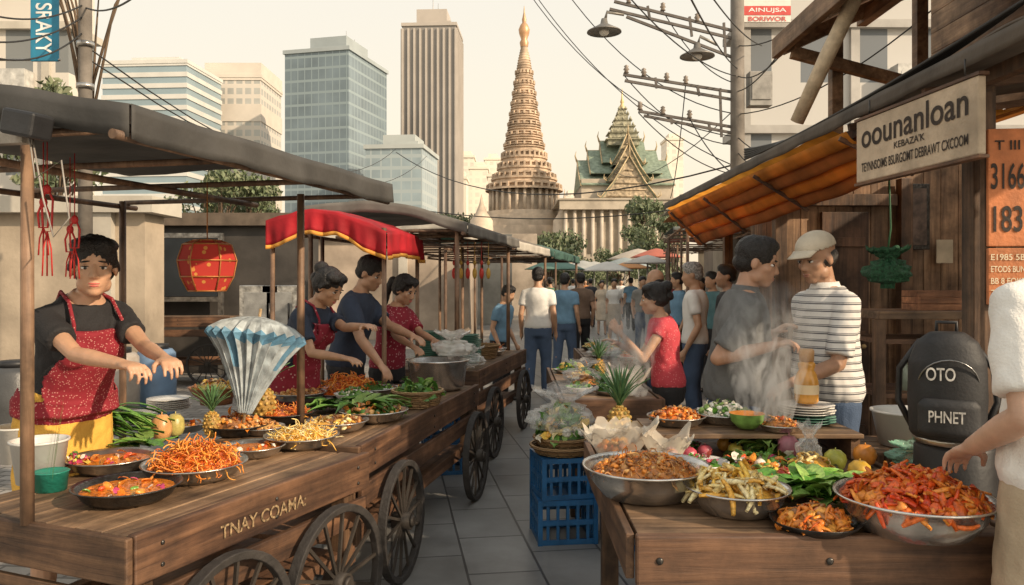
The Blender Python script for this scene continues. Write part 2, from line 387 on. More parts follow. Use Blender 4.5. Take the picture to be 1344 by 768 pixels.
    mb.cap(H((0,.077,.012)),H((0,.096,-.028)),.0075,.0115); HE(mb,(.011,.089,-.032),(.009,.010,.007)); HE(mb,(-.011,.089,-.032),(.009,.010,.007))
    HE(mb,(0,.078,-.062),(.024,.011,.017))
    body=remesh(mb,vox,2 if vox<.012 else 1)
    for v in body.vertices: v.co*=s
    SK=M(skin,.46,0,.09,16,.10,180,name='skin')
    o=mobj(body,'person',SK,None,loc,(0,0,rz),label=label,cat='person',group=group)
    if detail: SK.node_tree.nodes['Principled BSDF'].inputs['Subsurface Weight'].default_value=.06
    def child(m_,name,mat,vx=None,it=2,fold=0,clip=None,solid=0,fs=9):
        me=remesh(m_,vx or vox,it) if vx!=0 else m_.mesh(name)
        if fold:
            ns=[v.normal.copy() for v in me.vertices]
            for v,n_ in zip(me.vertices,ns):
                q=v.co; f=noise.noise(V((q.x*fs,q.y*fs,q.z*fs*.45)))+.9*abs(noise.noise(V((q.x*fs*1.6+q.z*9,q.y*fs*1.6-q.z*5,q.z*fs*.9))))+.35*noise.noise(V((q.x*fs*4+q.z*14,q.y*fs*4,q.z*fs*2)))
                v.co=q+n_*(f*fold+abs(fold)*.25)
        if clip:
            bm=bmesh.new(); bm.from_mesh(me); bmesh.ops.delete(bm,geom=[v for v in bm.verts if not clip(v.co)],context='VERTS'); bm.to_mesh(me); bm.free()
        for v in me.vertices: v.co*=s
        me.polygons.foreach_set('use_smooth',[True]*len(me.polygons))
        return mobj(me,name,mat,o,solid=solid)
    cv=max(vox*1.3,.008)
    if shirt:
        m2=MB(); torso(m2,.014,hem,1.448,.015 if not female else 0)
        if female:
            for sd in (1,-1): m2.ell(T((sd*.065,.073,1.27)),(.070,.06,.067))
        for sd in (1,-1):
            S,E,W=arms[sd]; k=.88 if female else 1
            m2.cap(T((sd*.08*fw,-.008,1.388)),S,.060,.062*k)
            if sleeve<=1: m2.cyl(S,S.lerp(E,sleeve),.063*k,.062*k,18)
            else: m2.cap(S,E,.062*k,.053*k); m2.cyl(E,E.lerp(W,sleeve-1),.053*k,.045*k,16)
        child(m2,'shirt',shirt,cv,3,.008 if vox<.014 else .008)
        if collar:
            m3=MB(); m3.loft([(T((0,-.008,1.435)),.084,.078,R),(T((0,-.012,1.478)),.063,.064,R)],20,capd=False); child(m3,'collar',collar,0,solid=.006)
    if bottom:
        m2=MB()
        if bkind=='skirt':
            m2.loft([(V((0,0,.45))+off*.3,.21,.17,I),(V((0,0,.75))+off,.195,.16,I),(V((0,0,.93))+off,.192,.15,I),(T((0,0,1.06)),.155,.12,R)],24)
            child(m2,'skirt',bottom,cv,2,.009)
        else:
            m2.loft([(V((0,0,.80))+off*.8,.16,.115,I),(V((0,0,.9))+off,.182,.13,I),(T((0,0,1.02)),.155+fat*.3,.112+fat*.5,R)],24)
            for sd in (1,-1):
                Hh,K,A=legs[sd]; m2.cap(Hh,Hh.lerp(K,.3),.098,.09)
                if bkind=='shorts': m2.cyl(Hh,K+V((0,0,.0)),.1,.088,16)
                else: m2.cyl(Hh,K,.1,.075,16); m2.ell(K,.075); m2.cyl(K,A+V((0,0,-.02)),.075,.062,16)
            child(m2,bkind,bottom,cv,2,.006)
    m2=MB()
    for sd in (1,-1):
        A=legs[sd][2]; m2.cap(A+V((0,-.03,-.045)),A+V((0,.13,-.052)),.042,.036); m2.cyl(A+V((0,-.01,-.04)),A+V((0,-.01,.0)),.045,.043)
    child(m2,'shoes',M(shoe,.5,0,.2,name='shoe_leather'),max(vox,.012),1)
    if apron:
        m2=MB(); torso(m2,.036,.95,1.36); m2.loft([(V((0,0,alow))+off*.5,.21,.18,I),(V((0,0,.80 if alow<.8 else alow+.03))+off,.212,.18,I),(V((0,0,.93 if alow<.9 else 1.0))+off,.212,.172,I),(T((0,0,1.05)),.185,.15,R)],24)
        if female:
            for sd in (1,-1): m2.ell(T((sd*.065,.082,1.27)),(.078,.07,.075))
        Ri=R.transposed()
        def clip(c):
            q=P+Ri@(c-P-off)
            if q.z>1.05: return q.y>.02 and abs(q.x)<.15-.2*max(0,q.z-1.15)
            return c.y-off.y>-.02
        child(m2,'apron',apron,cv,2,.008,clip,.004)
        m3=MB()
        for sd in (1,-1): m3.tube([T((sd*.10,.145,1.31)),T((sd*.10,.115,1.40)),T((sd*.088,.03,1.462)),T((sd*.07,-.07,1.460)),T((sd*.05,-.12,1.38))],.008,6)
        child(m3,'apron_strap',apron,0)
    HM=M(hairc,.38,0,.45,60,.6,160,name='hair')
    hm=MB()
    if cap: 
        HE(hm,(0,-.03,.0),(.079,.082,.06))
        cm=MB(); HE(cm,(0,-.012,.055),(.086,.104,.078),24,16)
        def cc(c): 
            q=Rh.transposed()@(c-Hc); return q.z>.046*hs
        child(cm,'cap',cap,.007,2,0,cc,.003)
        cm=MB(); cm.grid(lambda u,v:H(((u-.5)*.15*(1-.15*v),.06+.02*(1-(2*u-1)**2)+v*.085*(1-.55*(2*u-1)**2),.052+.012*(1-(2*u-1)**2)-v*.022)),10,6); child(cm,'cap_visor',cap,0,solid=.004)
    elif hair!='bald':
        HE(hm,(0,-.024,.042),(.083,.098,.088),20,16)
        if hair in('short','grey'): HE(hm,(0,.01,.09),(.063,.068,.042)); HE(hm,(0,-.05,-.01),(.072,.068,.055))
        if hair in('bun','pony','long'):
            HE(hm,(0,-.05,-.005),(.079,.073,.068)); HE(hm,(.035,.02,.083),(.05,.05,.033)); HE(hm,(-.035,.02,.083),(.05,.05,.033))
            for sd in(1,-1): hm.cap(H((sd*.066,.032,.058)),H((sd*.078,-.012,-.005)),.011,.014)
        if hair=='bun': HE(hm,(0,-.118,.075),(.048,.045,.045)); HE(hm,(0,-.125,-.0),(.035,.032,.035))
        if hair=='pony': hm.cap(H((0,-.10,.03)),H((0,-.15,.02)),.03,.033); hm.cap(H((0,-.15,.02)),H((0,-.165,-.08)),.035,.03); hm.cap(H((0,-.165,-.08)),H((0,-.14,-.19)),.03,.012)
        if hair=='long': hm.cap(H((0,-.07,-.02)),H((0,-.09,-.16)),.065,.055)
    else: HE(hm,(0,-.05,-.015),(.074,.06,.045))
    if hm.v: child(hm,'hair',HM,max(.007,vox*.8),1,.004 if detail else .002,None,0,55)
    if detail:
        WH=M((.75,.72,.68),.2,0,.03,name='eye_white'); IR=M((.012,.008,.006),.1,0,.1,name='iris'); LP=M((.50,.12,.10) if female else (.36,.16,.11),.35,0,.1,20,.1,name='lip')
        for sd in(1,-1):
            e=MB(); HE(e,(sd*.030,.0685,.002),(.0150,.009,.0066),14,10); eo=child(e,'eye',WH,0)
            e=MB(); HE(e,(sd*.030,.0738,.002),(.0068,.0052,.0064)); HE(e,(sd*.030,.0735,.0080),(.0172,.0055,.0020)); child(e,'iris',IR,0).parent=eo
            e=MB(); HE(e,(sd*.032,.0780,.026),(.019,.005,.0034),12,8,Matrix.Rotation(rad(8*sd),3,'Y')); child(e,'eyebrow',HM,0)
        e=MB(); HE(e,(0,.0830,-.0575),(.021,.009,.0044)); HE(e,(0,.0815,-.0660),(.018,.010,.0057)); child(e,'lips',LP,0)
    return o
def CL(c,var=.12): return M(c,.85,0,var,9,.25,130,name='cloth')
BLK=CL((.020,.019,.021)); NAVY=CL((.028,.04,.07)); JEAN=CL((.07,.11,.19)); KHAKI=CL((.45,.36,.25)); WHT=CL((.78,.76,.72),.05); GRY=CL((.12,.12,.118)); PINK=dots((.55,.06,.08),(.70,.24,.24),60,.22)
REDP=dots((.24,.014,.025),(.50,.22,.19),95,.26); REDP2=dots((.26,.016,.035),(.55,.3,.3),40,.22); YEL=CL((.74,.42,.07)); BLUES=CL((.16,.30,.44))
STRP=stripes((.74,.72,.69),(.10,.10,.11),26,2,.55,extra=[(.72,(.74,.72,.69)),(.80,(.16,.16,.17)),(.9,(.74,.72,.69))])
G0='shoppers in the market street'
person((-2.02,3.64,0),-122,'woman in black tee, red apron and yellow skirt leaning forward',h=1.84,lean=24,tilt=3,head=(-30,4),lw=pt(232,486,3.2),rw=pt(160,478,3.12),
  skin=(.54,.315,.20),shirt=BLK,sleeve=.60,bottom=YEL,bkind='skirt',hair='bun',apron=REDP,vox=.005,detail=True,female=True,curl=(.75,.9),el=((-.5,-.3,-1),(.6,-.5,-1)),alow=.93)
person((-1.50,5.55,0),-112,'woman in dark top and red apron bending over dishes',h=1.74,lean=24,head=(0,32),lw=pt(493,433,5.1),rw=pt(450,470,5.1),
  shirt=NAVY,sleeve=.7,bottom=BLK,hair='bun',apron=REDP2,vox=.007,detail=True,female=True)
person((-1.26,6.15,0),-100,'man in dark navy shirt serving food behind cart',h=1.80,lean=14,head=(-12,24),lw=pt(560,455,5.9),rw=pt(500,480,5.7),
  skin=(.46,.26,.16),shirt=NAVY,sleeve=.75,bottom=BLK,hair='short',vox=.008,detail=True)
person((-1.02,6.62,0),-120,'woman in red printed blouse stirring a big pot',h=1.66,lean=14,head=(0,24),lw=pt(590,466,6.1),rw=pt(548,462,6.0),
  shirt=REDP2,sleeve=.8,bottom=BLK,hair='pony',vox=.008,detail=True,female=True)
person((1.20,4.25,0),-96,'man in dark grey polo shirt leaning towards his companion',h=1.82,lean=7,head=(-16,14),lw=pt(1015,438,4.35),rw=pt(1003,436,4.02),
  skin=(.45,.255,.165),shirt=GRY,sleeve=.8,bottom=JEAN,hair='short',vox=.006,detail=True,collar=GRY,fat=.04,curl=(.8,.9),el=((-.2,-.3,-1),(.15,-.5,-1)))
person((1.69,4.27,0),104,'man in striped polo shirt and beige cap looking down',h=1.84,lean=3,head=(12,16),lw=pt(1040,502,3.98),rw=pt(1030,450,4.35),
  skin=(.43,.245,.155),shirt=STRP,sleeve=.85,bottom=JEAN,hair='short',hairc=(.05,.045,.04),vox=.006,detail=True,collar=WHT,cap=CL((.60,.53,.42)),fat=.04,curl=(.6,.8),el=((-.1,-.5,-1),(.2,-.4,-1)))
person((1.12,5.75,0),80,'woman in red sleeveless top holding a dish at the stall',h=1.58,lean=8,head=(0,10),lw=pt(815,438,5.6),rw=pt(812,452,5.9),
  shirt=PINK,sleeve=.25,bottom=BLK,hair='bun',vox=.007,detail=True,female=True)
person((1.63,2.32,0),12,'person in white tee and khaki shorts with one arm lowered',h=1.90,lean=0,head=(-20,0),lw=(1.40,2.42,1.10),rw=None,
  skin=(.54,.335,.235),shirt=WHT,sleeve=.80,bottom=KHAKI,bkind='shorts',vox=.006,detail=True,hairc=(.05,.03,.02),el=((-.35,-1,-.4),None),fat=.02)
def walker(px,d,rot,label,**k):
    return person((bx(px,d),d,0),rot,label,group=G0,vox=.016 if d<16 else .028,**k)
walker(706,11.2,-8,'man in white tee and jeans seen from behind',h=1.78,shirt=WHT,bottom=JEAN,stride=.08)
walker(741,13.0,-20,'man in blue tee and jeans walking away',h=1.72,shirt=BLUES,bottom=JEAN,stride=.12)
walker(762,14.5,10,'person in brown shirt walking away',h=1.74,shirt=CL((.2,.13,.09)),bottom=BLK,stride=.1)
walker(790,24,180,'person in cream dress walking towards the stalls',h=1.62,shirt=CL((.6,.5,.38)),bottom=CL((.6,.5,.38)),bkind='skirt',hair='long',female=True)
walker(806,21,175,'woman in white blouse and pale skirt',h=1.66,shirt=WHT,bottom=CL((.5,.42,.33)),bkind='skirt',hair='long',female=True)
walker(775,28,0,'person in dark jacket walking away',h=1.7,shirt=CL((.05,.05,.06)),bottom=BLK,sleeve=1.9)
walker(828,26,5,'person in blue shirt walking away',h=1.72,shirt=BLUES,bottom=BLK,stride=.1)
walker(843,18,190,'person in grey shirt facing the stalls',h=1.7,shirt=CL((.25,.24,.22)),bottom=JEAN)
walker(862,9.0,60,'bald man in grey tee beside the stall',h=1.72,shirt=CL((.3,.32,.33)),bottom=JEAN,hair='bald')
walker(890,12.5,100,'person in blue shirt looking over the stall',h=1.72,shirt=BLUES,bottom=BLK)
walker(912,8.4,70,'grey-haired man in white tee and jeans',h=1.78,shirt=WHT,bottom=JEAN,hair='grey',hairc=(.35,.33,.31),head=(10,8))
walker(935,11.5,120,'person in teal shirt in the crowd',h=1.72,shirt=CL((.08,.18,.2)),bottom=BLK)
walker(955,8.6,95,'man in black tee under the awning',h=1.76,shirt=BLK,bottom=BLK)
walker(752,32,0,'person in pale shirt far down the street',h=1.7,shirt=WHT,bottom=JEAN)
walker(768,36,180,'person in orange shirt far down the street',h=1.7,shirt=CL((.5,.2,.06)),bottom=BLK)
walker(815,34,180,'person in white shirt far down the street',h=1.7,shirt=WHT,bottom=BLK)
walker(850,30,0,'person in dark shirt far down the street',h=1.74,shirt=NAVY,bottom=BLK)
walker(657,10.5,-120,'vendor in blue shirt leaning behind the third cart',h=1.55,lean=10,shirt=BLUES,bottom=BLK,head=(0,25))
walker(880,20,150,'person in maroon shirt in the crowd',h=1.68,shirt=CL((.25,.05,.05)),bottom=BLK)
walker(905,17,200,'person in white shirt in the crowd',h=1.7,shirt=WHT,bottom=BLK)
walker(722,22,20,'person in green shirt near the green canopy',h=1.7,shirt=CL((.08,.16,.1)),bottom=BLK)
walker(920,14,150,'person in red shirt among the crowd',h=1.66,shirt=CL((.4,.07,.05)),bottom=JEAN,hair='long',female=True)

# ---------------------------------------------------------------- setting
def sheet(name,x0,y0,x1,y1,z,mat,rot=0):
    m=MB(); m.add([(x0,y0,z),(x1,y0,z),(x1,y1,z),(x0,y1,z)],[(0,1,2,3)]); return mobj(m,name,mat,kind='structure')
sheet('ground',-900,-60,900,1500,-.02,M((.26,.235,.20),.9,0,.25,.3,.3,5,name='dusty_ground'))
sheet('plaza',-40,-6,40,90,-.008,tiles((.30,.28,.255),(.12,.11,.10),.22,.14,.012,.1,name='cobbles'))
ST=tiles((.25,.245,.235),(.075,.07,.068),.62,.41,.008,math.pi/2-.15,name='stone_paving',rough=.40,var=.12)
m=MB(); m.add([(-2.3,-5,0),(4.0,-5,0),(11,60,0),(1.5,60,0)],[(0,1,2,3)]); mobj(m,'street_pavement',ST,kind='structure')
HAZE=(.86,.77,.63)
def haze_tint(c,f): return tuple(a*(1-f)+b*f for a,b in zip(c,HAZE))  # paints distance haze into the base colours of far buildings; no haze volume
def tower(name,label,px0,px1,ytop,d,dep,mat,bandmat=None,band=None,fin=None,rot=0,crown=None,mast=None):
    x0=bx(px0,d);x1=bx(px1,d);w=x1-x0;H=EYE+(HZ-ytop)*d/F
    t=thing(name,((x0+x1)/2,d+dep/2,0),label,'building',rot)
    m=MB(); m.bb((-w/2,-dep/2,0),(w/2,dep/2,H)); mobj(m,'wall',mat,t)
    if band:
        m=MB(); z=band
        while z<H: m.bb((-w/2-.3,-dep/2-.3,z),(w/2+.3,dep/2+.3,z+band*.42)); z+=band
        mobj(m,'floor_bands',bandmat,t)
    if fin:
        m=MB(); n=int(w/fin)
        for i in range(n+1):
            x=-w/2+i*w/n; m.bb((x-fin*.16,-dep/2-.7,0),(x+fin*.16,-dep/2+.1,H-1))
        n=int(dep/fin)
        for i in range(n+1):
            y=-dep/2+i*dep/n
            for sx in(-1,1): m.bb((sx*w/2-.1*sx,y-fin*.16,0),(sx*(w/2+.7),y+fin*.16,H-1))
        mobj(m,'facade_fins',bandmat,t)
    m=MB(); m.bb((-w/2-.5,-dep/2-.5,H),(w/2+.5,dep/2+.5,H+1.2)); m.bb((-w*.28,-dep*.25,H+1.2),(w*.3,dep*.3,H+(crown or 4)))
    m.bb((-w*.1,-dep*.4,H+1.2),(w*.4,-dep*.3,H+2.5))
    mobj(m,'roof_plant',bandmat or mat,t)
    if mast:
        for mx_,mh in mast: m=MB(); m.cyl((mx_,0,H),(mx_,0,H+mh),.35,.08,6); mobj(m,'antenna',M((.4,.4,.4),.5,.3,name='mast_metal'),t)
    return t
tower('office_tower','white office tower with horizontal window bands',136,250,84,260,26,M(haze_tint((.16,.27,.34),.15),.3,0,.1,.05,0,name='band_glass'),M(haze_tint((.55,.56,.55),.2),.7,0,.05,.2,0,name='pale_concrete'),3.6,rot=rad(-4))
tower('office_tower','pale concrete office tower with flat roof and sign cap',270,342,102,290,26,facade(haze_tint((.50,.46,.42),.3),haze_tint((.24,.27,.28),.25),3.2,3.8,.3,.4),M(haze_tint((.52,.47,.42),.3),.7,0,.05,.2,0,name='pale_concrete2'),15)
tower('glass_tower','blue glass tower with pale corner and roof antennas',384,476,68,250,30,facade(haze_tint((.16,.24,.28),.12),haze_tint((.06,.125,.175),.12),2.4,3.8,.12,.2,rough=.22),M((.34,.38,.39),.5,0,.1,.1,0,name='tower_trim'),None,None,rad(-14),7,[(-4,9),(3,11),(6,8)])
tower('glass_block','low blue glass office block',484,560,195,230,22,facade(haze_tint((.20,.29,.34),.2),haze_tint((.10,.20,.27),.2),3,3.4,.15,.3,rough=.22),M(haze_tint((.30,.36,.38),.2),.5,0,.1,.1,0,name='block_trim'),None,None,rad(-6),5)
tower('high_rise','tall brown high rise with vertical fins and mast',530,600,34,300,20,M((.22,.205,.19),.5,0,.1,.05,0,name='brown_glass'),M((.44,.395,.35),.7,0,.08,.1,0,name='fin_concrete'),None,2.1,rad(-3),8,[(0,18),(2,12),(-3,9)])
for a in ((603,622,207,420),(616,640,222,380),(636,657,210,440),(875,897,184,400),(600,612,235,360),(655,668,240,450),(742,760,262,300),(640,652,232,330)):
    tower('apartment_block','haze-tinted apartment block far beyond the temple',a[0],a[1],a[2],a[3],15,facade(haze_tint((.66,.62,.56),.6),haze_tint((.50,.49,.46),.5),3.5,3.4,.4,.4),M(haze_tint((.62,.58,.52),.6),.8,0,.05,.2,0,name='haze_tinted_concrete'))
SD=120.;ks=SD/F
def zz(py,d=SD): return EYE+(HZ-py)*d/F
SX=bx(688,SD)
STUP=M((.56,.42,.30),.8,0,.25,.9,.7,2.2,name='carved_terracotta',dirt=.3); STUP2=M((.60,.49,.38),.8,0,.2,.6,.6,2,name='weathered_plaster',dirt=.25)  # stupa colours made paler to paint in the haze of distance
t=thing('stupa',(SX,SD,0),'tall terracotta stupa with ringed tapering spire','temple spire')
m=MB(); m.lathe([(9,0),(9,3),(8,3),(8,zz(300)),(6.6,zz(300)),(6.6,zz(285)),(5.8,zz(285)),(5.8,zz(279)),(0,zz(279))],32,sm=False); mobj(m,'base',STUP2,t)
m=MB(); m.lathe([(4.3,zz(279)),(4.3,zz(252)),(0,zz(252))],32)
for k in range(28):
    a=2*math.pi*k/28; p=(5.1*math.cos(a),5.1*math.sin(a)); m.cyl((p[0],p[1],zz(279)),(p[0],p[1],zz(252)),.27,.23,8)
mobj(m,'colonnade',STUP2,t)
prof=[];keys=[(252,48),(246,46),(236,40),(224,34),(210,29),(196,26),(180,22.5),(150,18),(110,12.5),(80,8),(62,4.2)]
def kr(y):
    for (a,ra),(b,rb) in zip(keys,keys[1:]):
        if b<=y<=a: return (ra+(rb-ra)*(a-y)/(a-b))*ks
    return keys[-1][1]*ks
y=252
while y>62:
    r=kr(y); st=7 if y>200 else 3.4
    q=1.06 if y>200 else 1.05
    prof+=[(r*q,zz(y)),(r*q,zz(y-st*.35)),(r*.93,zz(y-st*.4)),(r*.91,zz(y-st*.95))]; y-=st
m=MB(); m.lathe(prof,32,sm=False)
yy=250
while yy>90:
    r=kr(yy)*1.03; nn=28 if yy>200 else 16
    for k in range(nn):
        a=2*math.pi*k/nn; m.box((r*math.cos(a),r*math.sin(a),zz(yy-3)),(.3,.3,.75 if yy>200 else .5),Matrix.Rotation(a,3,'Z'))
    yy-=14 if yy>200 else 13.6
mobj(m,'spire',STUP,t)
m=MB(); m.lathe([(5*ks,zz(62)),(6*ks,zz(56)),(4*ks,zz(52)),(6.5*ks,zz(45)),(7.5*ks,zz(39)),(5*ks,zz(33)),(2.5*ks,zz(30)),(3*ks,zz(26)),(1.2*ks,zz(18)),(.3*ks,zz(8))],16); mobj(m,'finial',M((.52,.30,.16),.4,.3,.2,1,0,name='copper_gilt'),t)
for px,top in((632,255),(741,248),(760,262)):
    t=thing('small_stupa',(bx(px,105),105,0),'small pointed stone stupa beside the great one','temple spire',group='small stupas')
    m=MB(); k=105/F; m.lathe([(2.2,0),(2.2,zz(315,105)),(1.6,zz(310,105)),(1.5,zz(290,105)),(.8,zz(280,105)),(.3,zz(268,105)),(.03,zz(top,105))],12); mobj(m,'spire',STUP2,t)
TD=105.;kt=TD/F
def tz(py): return EYE+(HZ-py)*kt
TX=bx(822,TD)
t=thing('temple_hall',(TX,TD,0),'Thai temple hall with green tiered roofs and gold spire','temple')
STONE=M((.50,.43,.34),.8,0,.18,.5,.3,3,name='temple_stone',dirt=.25); GRN=M((.235,.29,.215),.6,0,.25,2,.4,8,name='green_roof_tile',dirt=.15); ORN=M((.47,.37,.25),.6,.05,.4,2.5,.9,5,name='carved_gable')  # temple stone and roof tones carry painted distance haze, paler and duller
m=MB(); m.bb((-8.5,-2,0),(7,12,tz(272))); m.bb((-6,-1,tz(272)),(6,11,tz(236)))
for i in range(5): m.bb((-9-.0,-3-(.25*i),0),(7.5,-2,tz(335)-.35*i))
mobj(m,'wall',STONE,t)
m=MB()
for i in range(14): x=-8.2+i*1.16; m.cyl((x,-2.9,0),(x,-2.9,tz(278)),.28,.24,10)
mobj(m,'colonnade',M((.50,.43,.35),.7,0,.12,1,0,name='column_stone'),t)
m=MB(); m.bb((-9,-3.6,tz(278)),(7.6,-2.2,tz(266))); m.bb((-9.2,-3.8,tz(266)),(7.8,12,tz(264)))
for i in range(12): m.bb((-8.6+i*1.35,-2.05,2),(-8.1+i*1.35,-1.98,tz(290)))
mobj(m,'cornice',STONE,t)
def gable(m,cx,y0,y1,w,ze,zr,mi=0):
    vs=[]
    for y in(y0,y1): vs+=[(cx-w,y,ze),(cx-w*.55,y,ze+(zr-ze)*.38),(cx,y,zr),(cx+w*.55,y,ze+(zr-ze)*.38),(cx+w,y,ze)]
    m.add(vs,[(0,1,6,5),(1,2,7,6),(2,3,8,7),(3,4,9,8)],False,mi)
def gablex(m,x0,x1,yc,w,ze,zr):
    vs=[]
    for x in(x0,x1): vs+=[(x,yc-w,ze),(x,yc-w*.55,ze+(zr-ze)*.38),(x,yc,zr),(x,yc+w*.55,ze+(zr-ze)*.38),(x,yc+w,ze)]
    m.add(vs,[(0,1,6,5),(1,2,7,6),(2,3,8,7),(3,4,9,8),(0,1,2,3,4),(5,6,7,8,9)])
m=MB(); gablex(m,-6.1,6.1,5,6.4,tz(245),tz(204)); gablex(m,-4.7,4.7,5,4.8,tz(228),tz(190)); gablex(m,-3.0,3.0,5,3.6,tz(212),tz(177))
GB=((3.6,tz(262),tz(208),-2.6),(2.8,tz(240),tz(192),-1.9),(2.0,tz(218),tz(176),-1.2))
for w,ze,zr,y0 in GB: gable(m,0,y0,6,w,ze,zr)
mobj(m,'roof',GRN,t,solid=.15)
m=MB()
for w,ze,zr,y0 in GB:
    w-=.1;y0+=.25;zr-=.2
    m.add([(-w,y0,ze),(-w*.55,y0,ze+(zr-ze)*.38),(0,y0,zr),(w*.55,y0,ze+(zr-ze)*.38),(w,y0,ze)],[(0,1,2,3,4)])
    for j in range(5): 
        f=j/5; m.tube([(-w*(1-f)*.8,y0-.1,ze+(zr-ze)*f*.8+.2),(w*(1-f)*.8,y0-.1,ze+(zr-ze)*f*.8+.2)],.08,5)
mobj(m,'pediment',ORN,t)
m=MB()
for w,ze,zr,y0 in GB:
    w+=.05;y0-=.1
    for sd in(1,-1):
        m.tube([(sd*w*1.05,y0,ze+.5),(sd*w,y0,ze),(sd*w*.55,y0,ze+(zr-ze)*.38),(0,y0,zr)],.09,6); m.tube([(sd*w,y0,ze),(sd*w*1.12,y0,ze+.3),(sd*w*1.1,y0,ze+.9)],[.12,.08,.02],6)
    m.tube([(0,y0,zr-.2),(0,y0-.3,zr+.6),(0,y0-.1,zr+1.2)],[.12,.08,.02],6)
for xx,w,ze,zr in((6.1,6.4,tz(245),tz(204)),(4.7,4.8,tz(228),tz(190)),(3.0,3.6,tz(212),tz(177))):
    for sx in(1,-1):
        m.tube([(sx*xx,5,zr-.1),(sx*(xx+.25),5,zr+.7),(sx*(xx+.1),5,zr+1.4)],[.14,.09,.02],6)
        m.tube([(sx*xx,5-w,ze),(sx*xx,5-w*.55,ze+(zr-ze)*.38),(sx*xx,5,zr)],.1,6)
    m.beam((xx,5,zr),(-xx,5,zr),.16,.2)
mobj(m,'roof_finials',M((.50,.38,.22),.5,.1,.2,3,.1,20,name='aged_gilding'),t)
m=MB(); z=tz(186)
for k,(w,hh) in enumerate(((2.1,1.0),(1.8,.95),(1.45,.9),(1.1,.85),(.75,.8),(.5,.7))):
    m.bb((-w,4-w*.8,z),(w,4+w*.8,z+hh*.7)); m.bb((-w*1.15,4-w*.95,z+hh*.7),(w*1.15,4+w*.95,z+hh*.82))
    for sx in(-1,0,1): m.tube([(sx*w*.9,4-w*.85,z+hh*.8),(sx*w*.9,4-w*.85,z+hh*1.4)],[.25,.02],4)
    z+=hh
zt_=z; mobj(m,'tower_tiers',M((.37,.35,.25),.6,.1,.35,2.5,.6,5,name='tower_carving'),t)
m=MB(); m.lathe([(.42,zt_-.2),(.36,zt_+.3),(.18,zt_+.7),(.28,zt_+.9),(.13,zt_+1.4),(.09,zt_+2.2),(.02,tz(106))],12,c=(0,4,0)); mobj(m,'spire',GOLD,t)
LEAF=island([(.11,.145,.065),(.14,.175,.085),(.17,.195,.10),(.085,.115,.055),(.20,.215,.125)],.6,name='foliage')
def tree(loc,h,r,n,leaf,label,seed=1,bare=.35,name='tree',tk=1.0):
    rg=random.Random(seed); t=thing(name,loc,label,'tree',rg.random()*6,group=None)
    m=MB(); pts=[(0,0,0),(.1*r*.3,0,h*.25),(0,.08*r,h*.5),(.05*r,0,h*.85)]
    m.tube(pts,[h*.03*tk,h*.024*tk,h*.018*tk,h*.006*tk],8)
    cl=[]
    for i in range(13):
        a=rg.random()*6.28; rr=r*(.35+.6*rg.random()); z=h*(bare+.1+(.85-bare)*rg.random()); c=V((rr*math.cos(a),rr*math.sin(a),z)); cl.append((c,r*(.25+.22*rg.random())))
        b=V((0,0,h*(bare*.6+.25*rg.random()))); m.tube([b,b.lerp(c,.5)+V((0,0,.05*h)),c],[h*.012*tk,h*.008*tk,h*.003*tk],6)
    cl.append((V((0,0,h*.92)),r*.35))
    mobj(m,'trunk',M((.12,.08,.05),.9,0,.3,3,.5,12,name='bark'),t)
    m=MB()
    for i in range(n):
        c,cr=rg.choice(cl); d=V((rg.gauss(0,1),rg.gauss(0,1),rg.gauss(0,.7))).normalized()*cr*(rg.random()**.45); p=c+d
        R=Euler((rg.random()*3,rg.random()*3,rg.random()*6)).to_matrix(); s=leaf*(.6+.8*rg.random())
        m.add([p+R@V(q)*s for q in((-.5,0,0),(0,-.28,.05),(.5,0,0),(0,.28,.05))],[(0,1,2,3)])
    mobj(m,'crown',LEAF,t); return t
t1=tree((bx(722,80),80,0),6.2,3.4,3200,.42,'leafy green tree in front of the stupa',3,.2)
t2=tree((bx(858,75),75,0),9.3,3.0,3200,.42,'tall leafy tree in front of the temple',5,.2)
for px,d,src,s in((670,86,t1,.95),(700,95,t2,.75),(745,90,t1,.8),(655,78,t2,.45),(842,85,t2,.8),(880,70,t2,.8),(790,100,t1,.75),(815,92,t1,.8),(640,98,t1,.95),(765,82,t1,.6)):
    copy_thing(src,(bx(px,d),d,0),rng.random()*6,'leafy green tree on the temple grounds',s)
for px,d,s in((290,150,2.0),(325,155,1.9),(270,160,1.9),(350,170,1.6),(440,140,.8),(500,140,1.0),(560,130,1.1),(600,130,1.1)):
    copy_thing(t2 if px>260 else t1,(bx(px,d),d,0),rng.random()*6,'rounded tree below the office towers',s*1.2)
tree((bx(72,22),22,0),7.4,1.3,1500,.22,'small street tree against the old building',8,.45,tk=.5)
tree((bx(118,12.5),12.5,0),7.1,.9,700,.13,'slim tree with leaves above the street',11,.82,tk=.3)
OLD=facade((.58,.54,.48),(.18,.19,.19),1.5,3.1,.45,.55,name='old_plaster_facade',rough=.8)
PAINTM=M((.5,.49,.46),.6,0,.2,name='painted_metal')
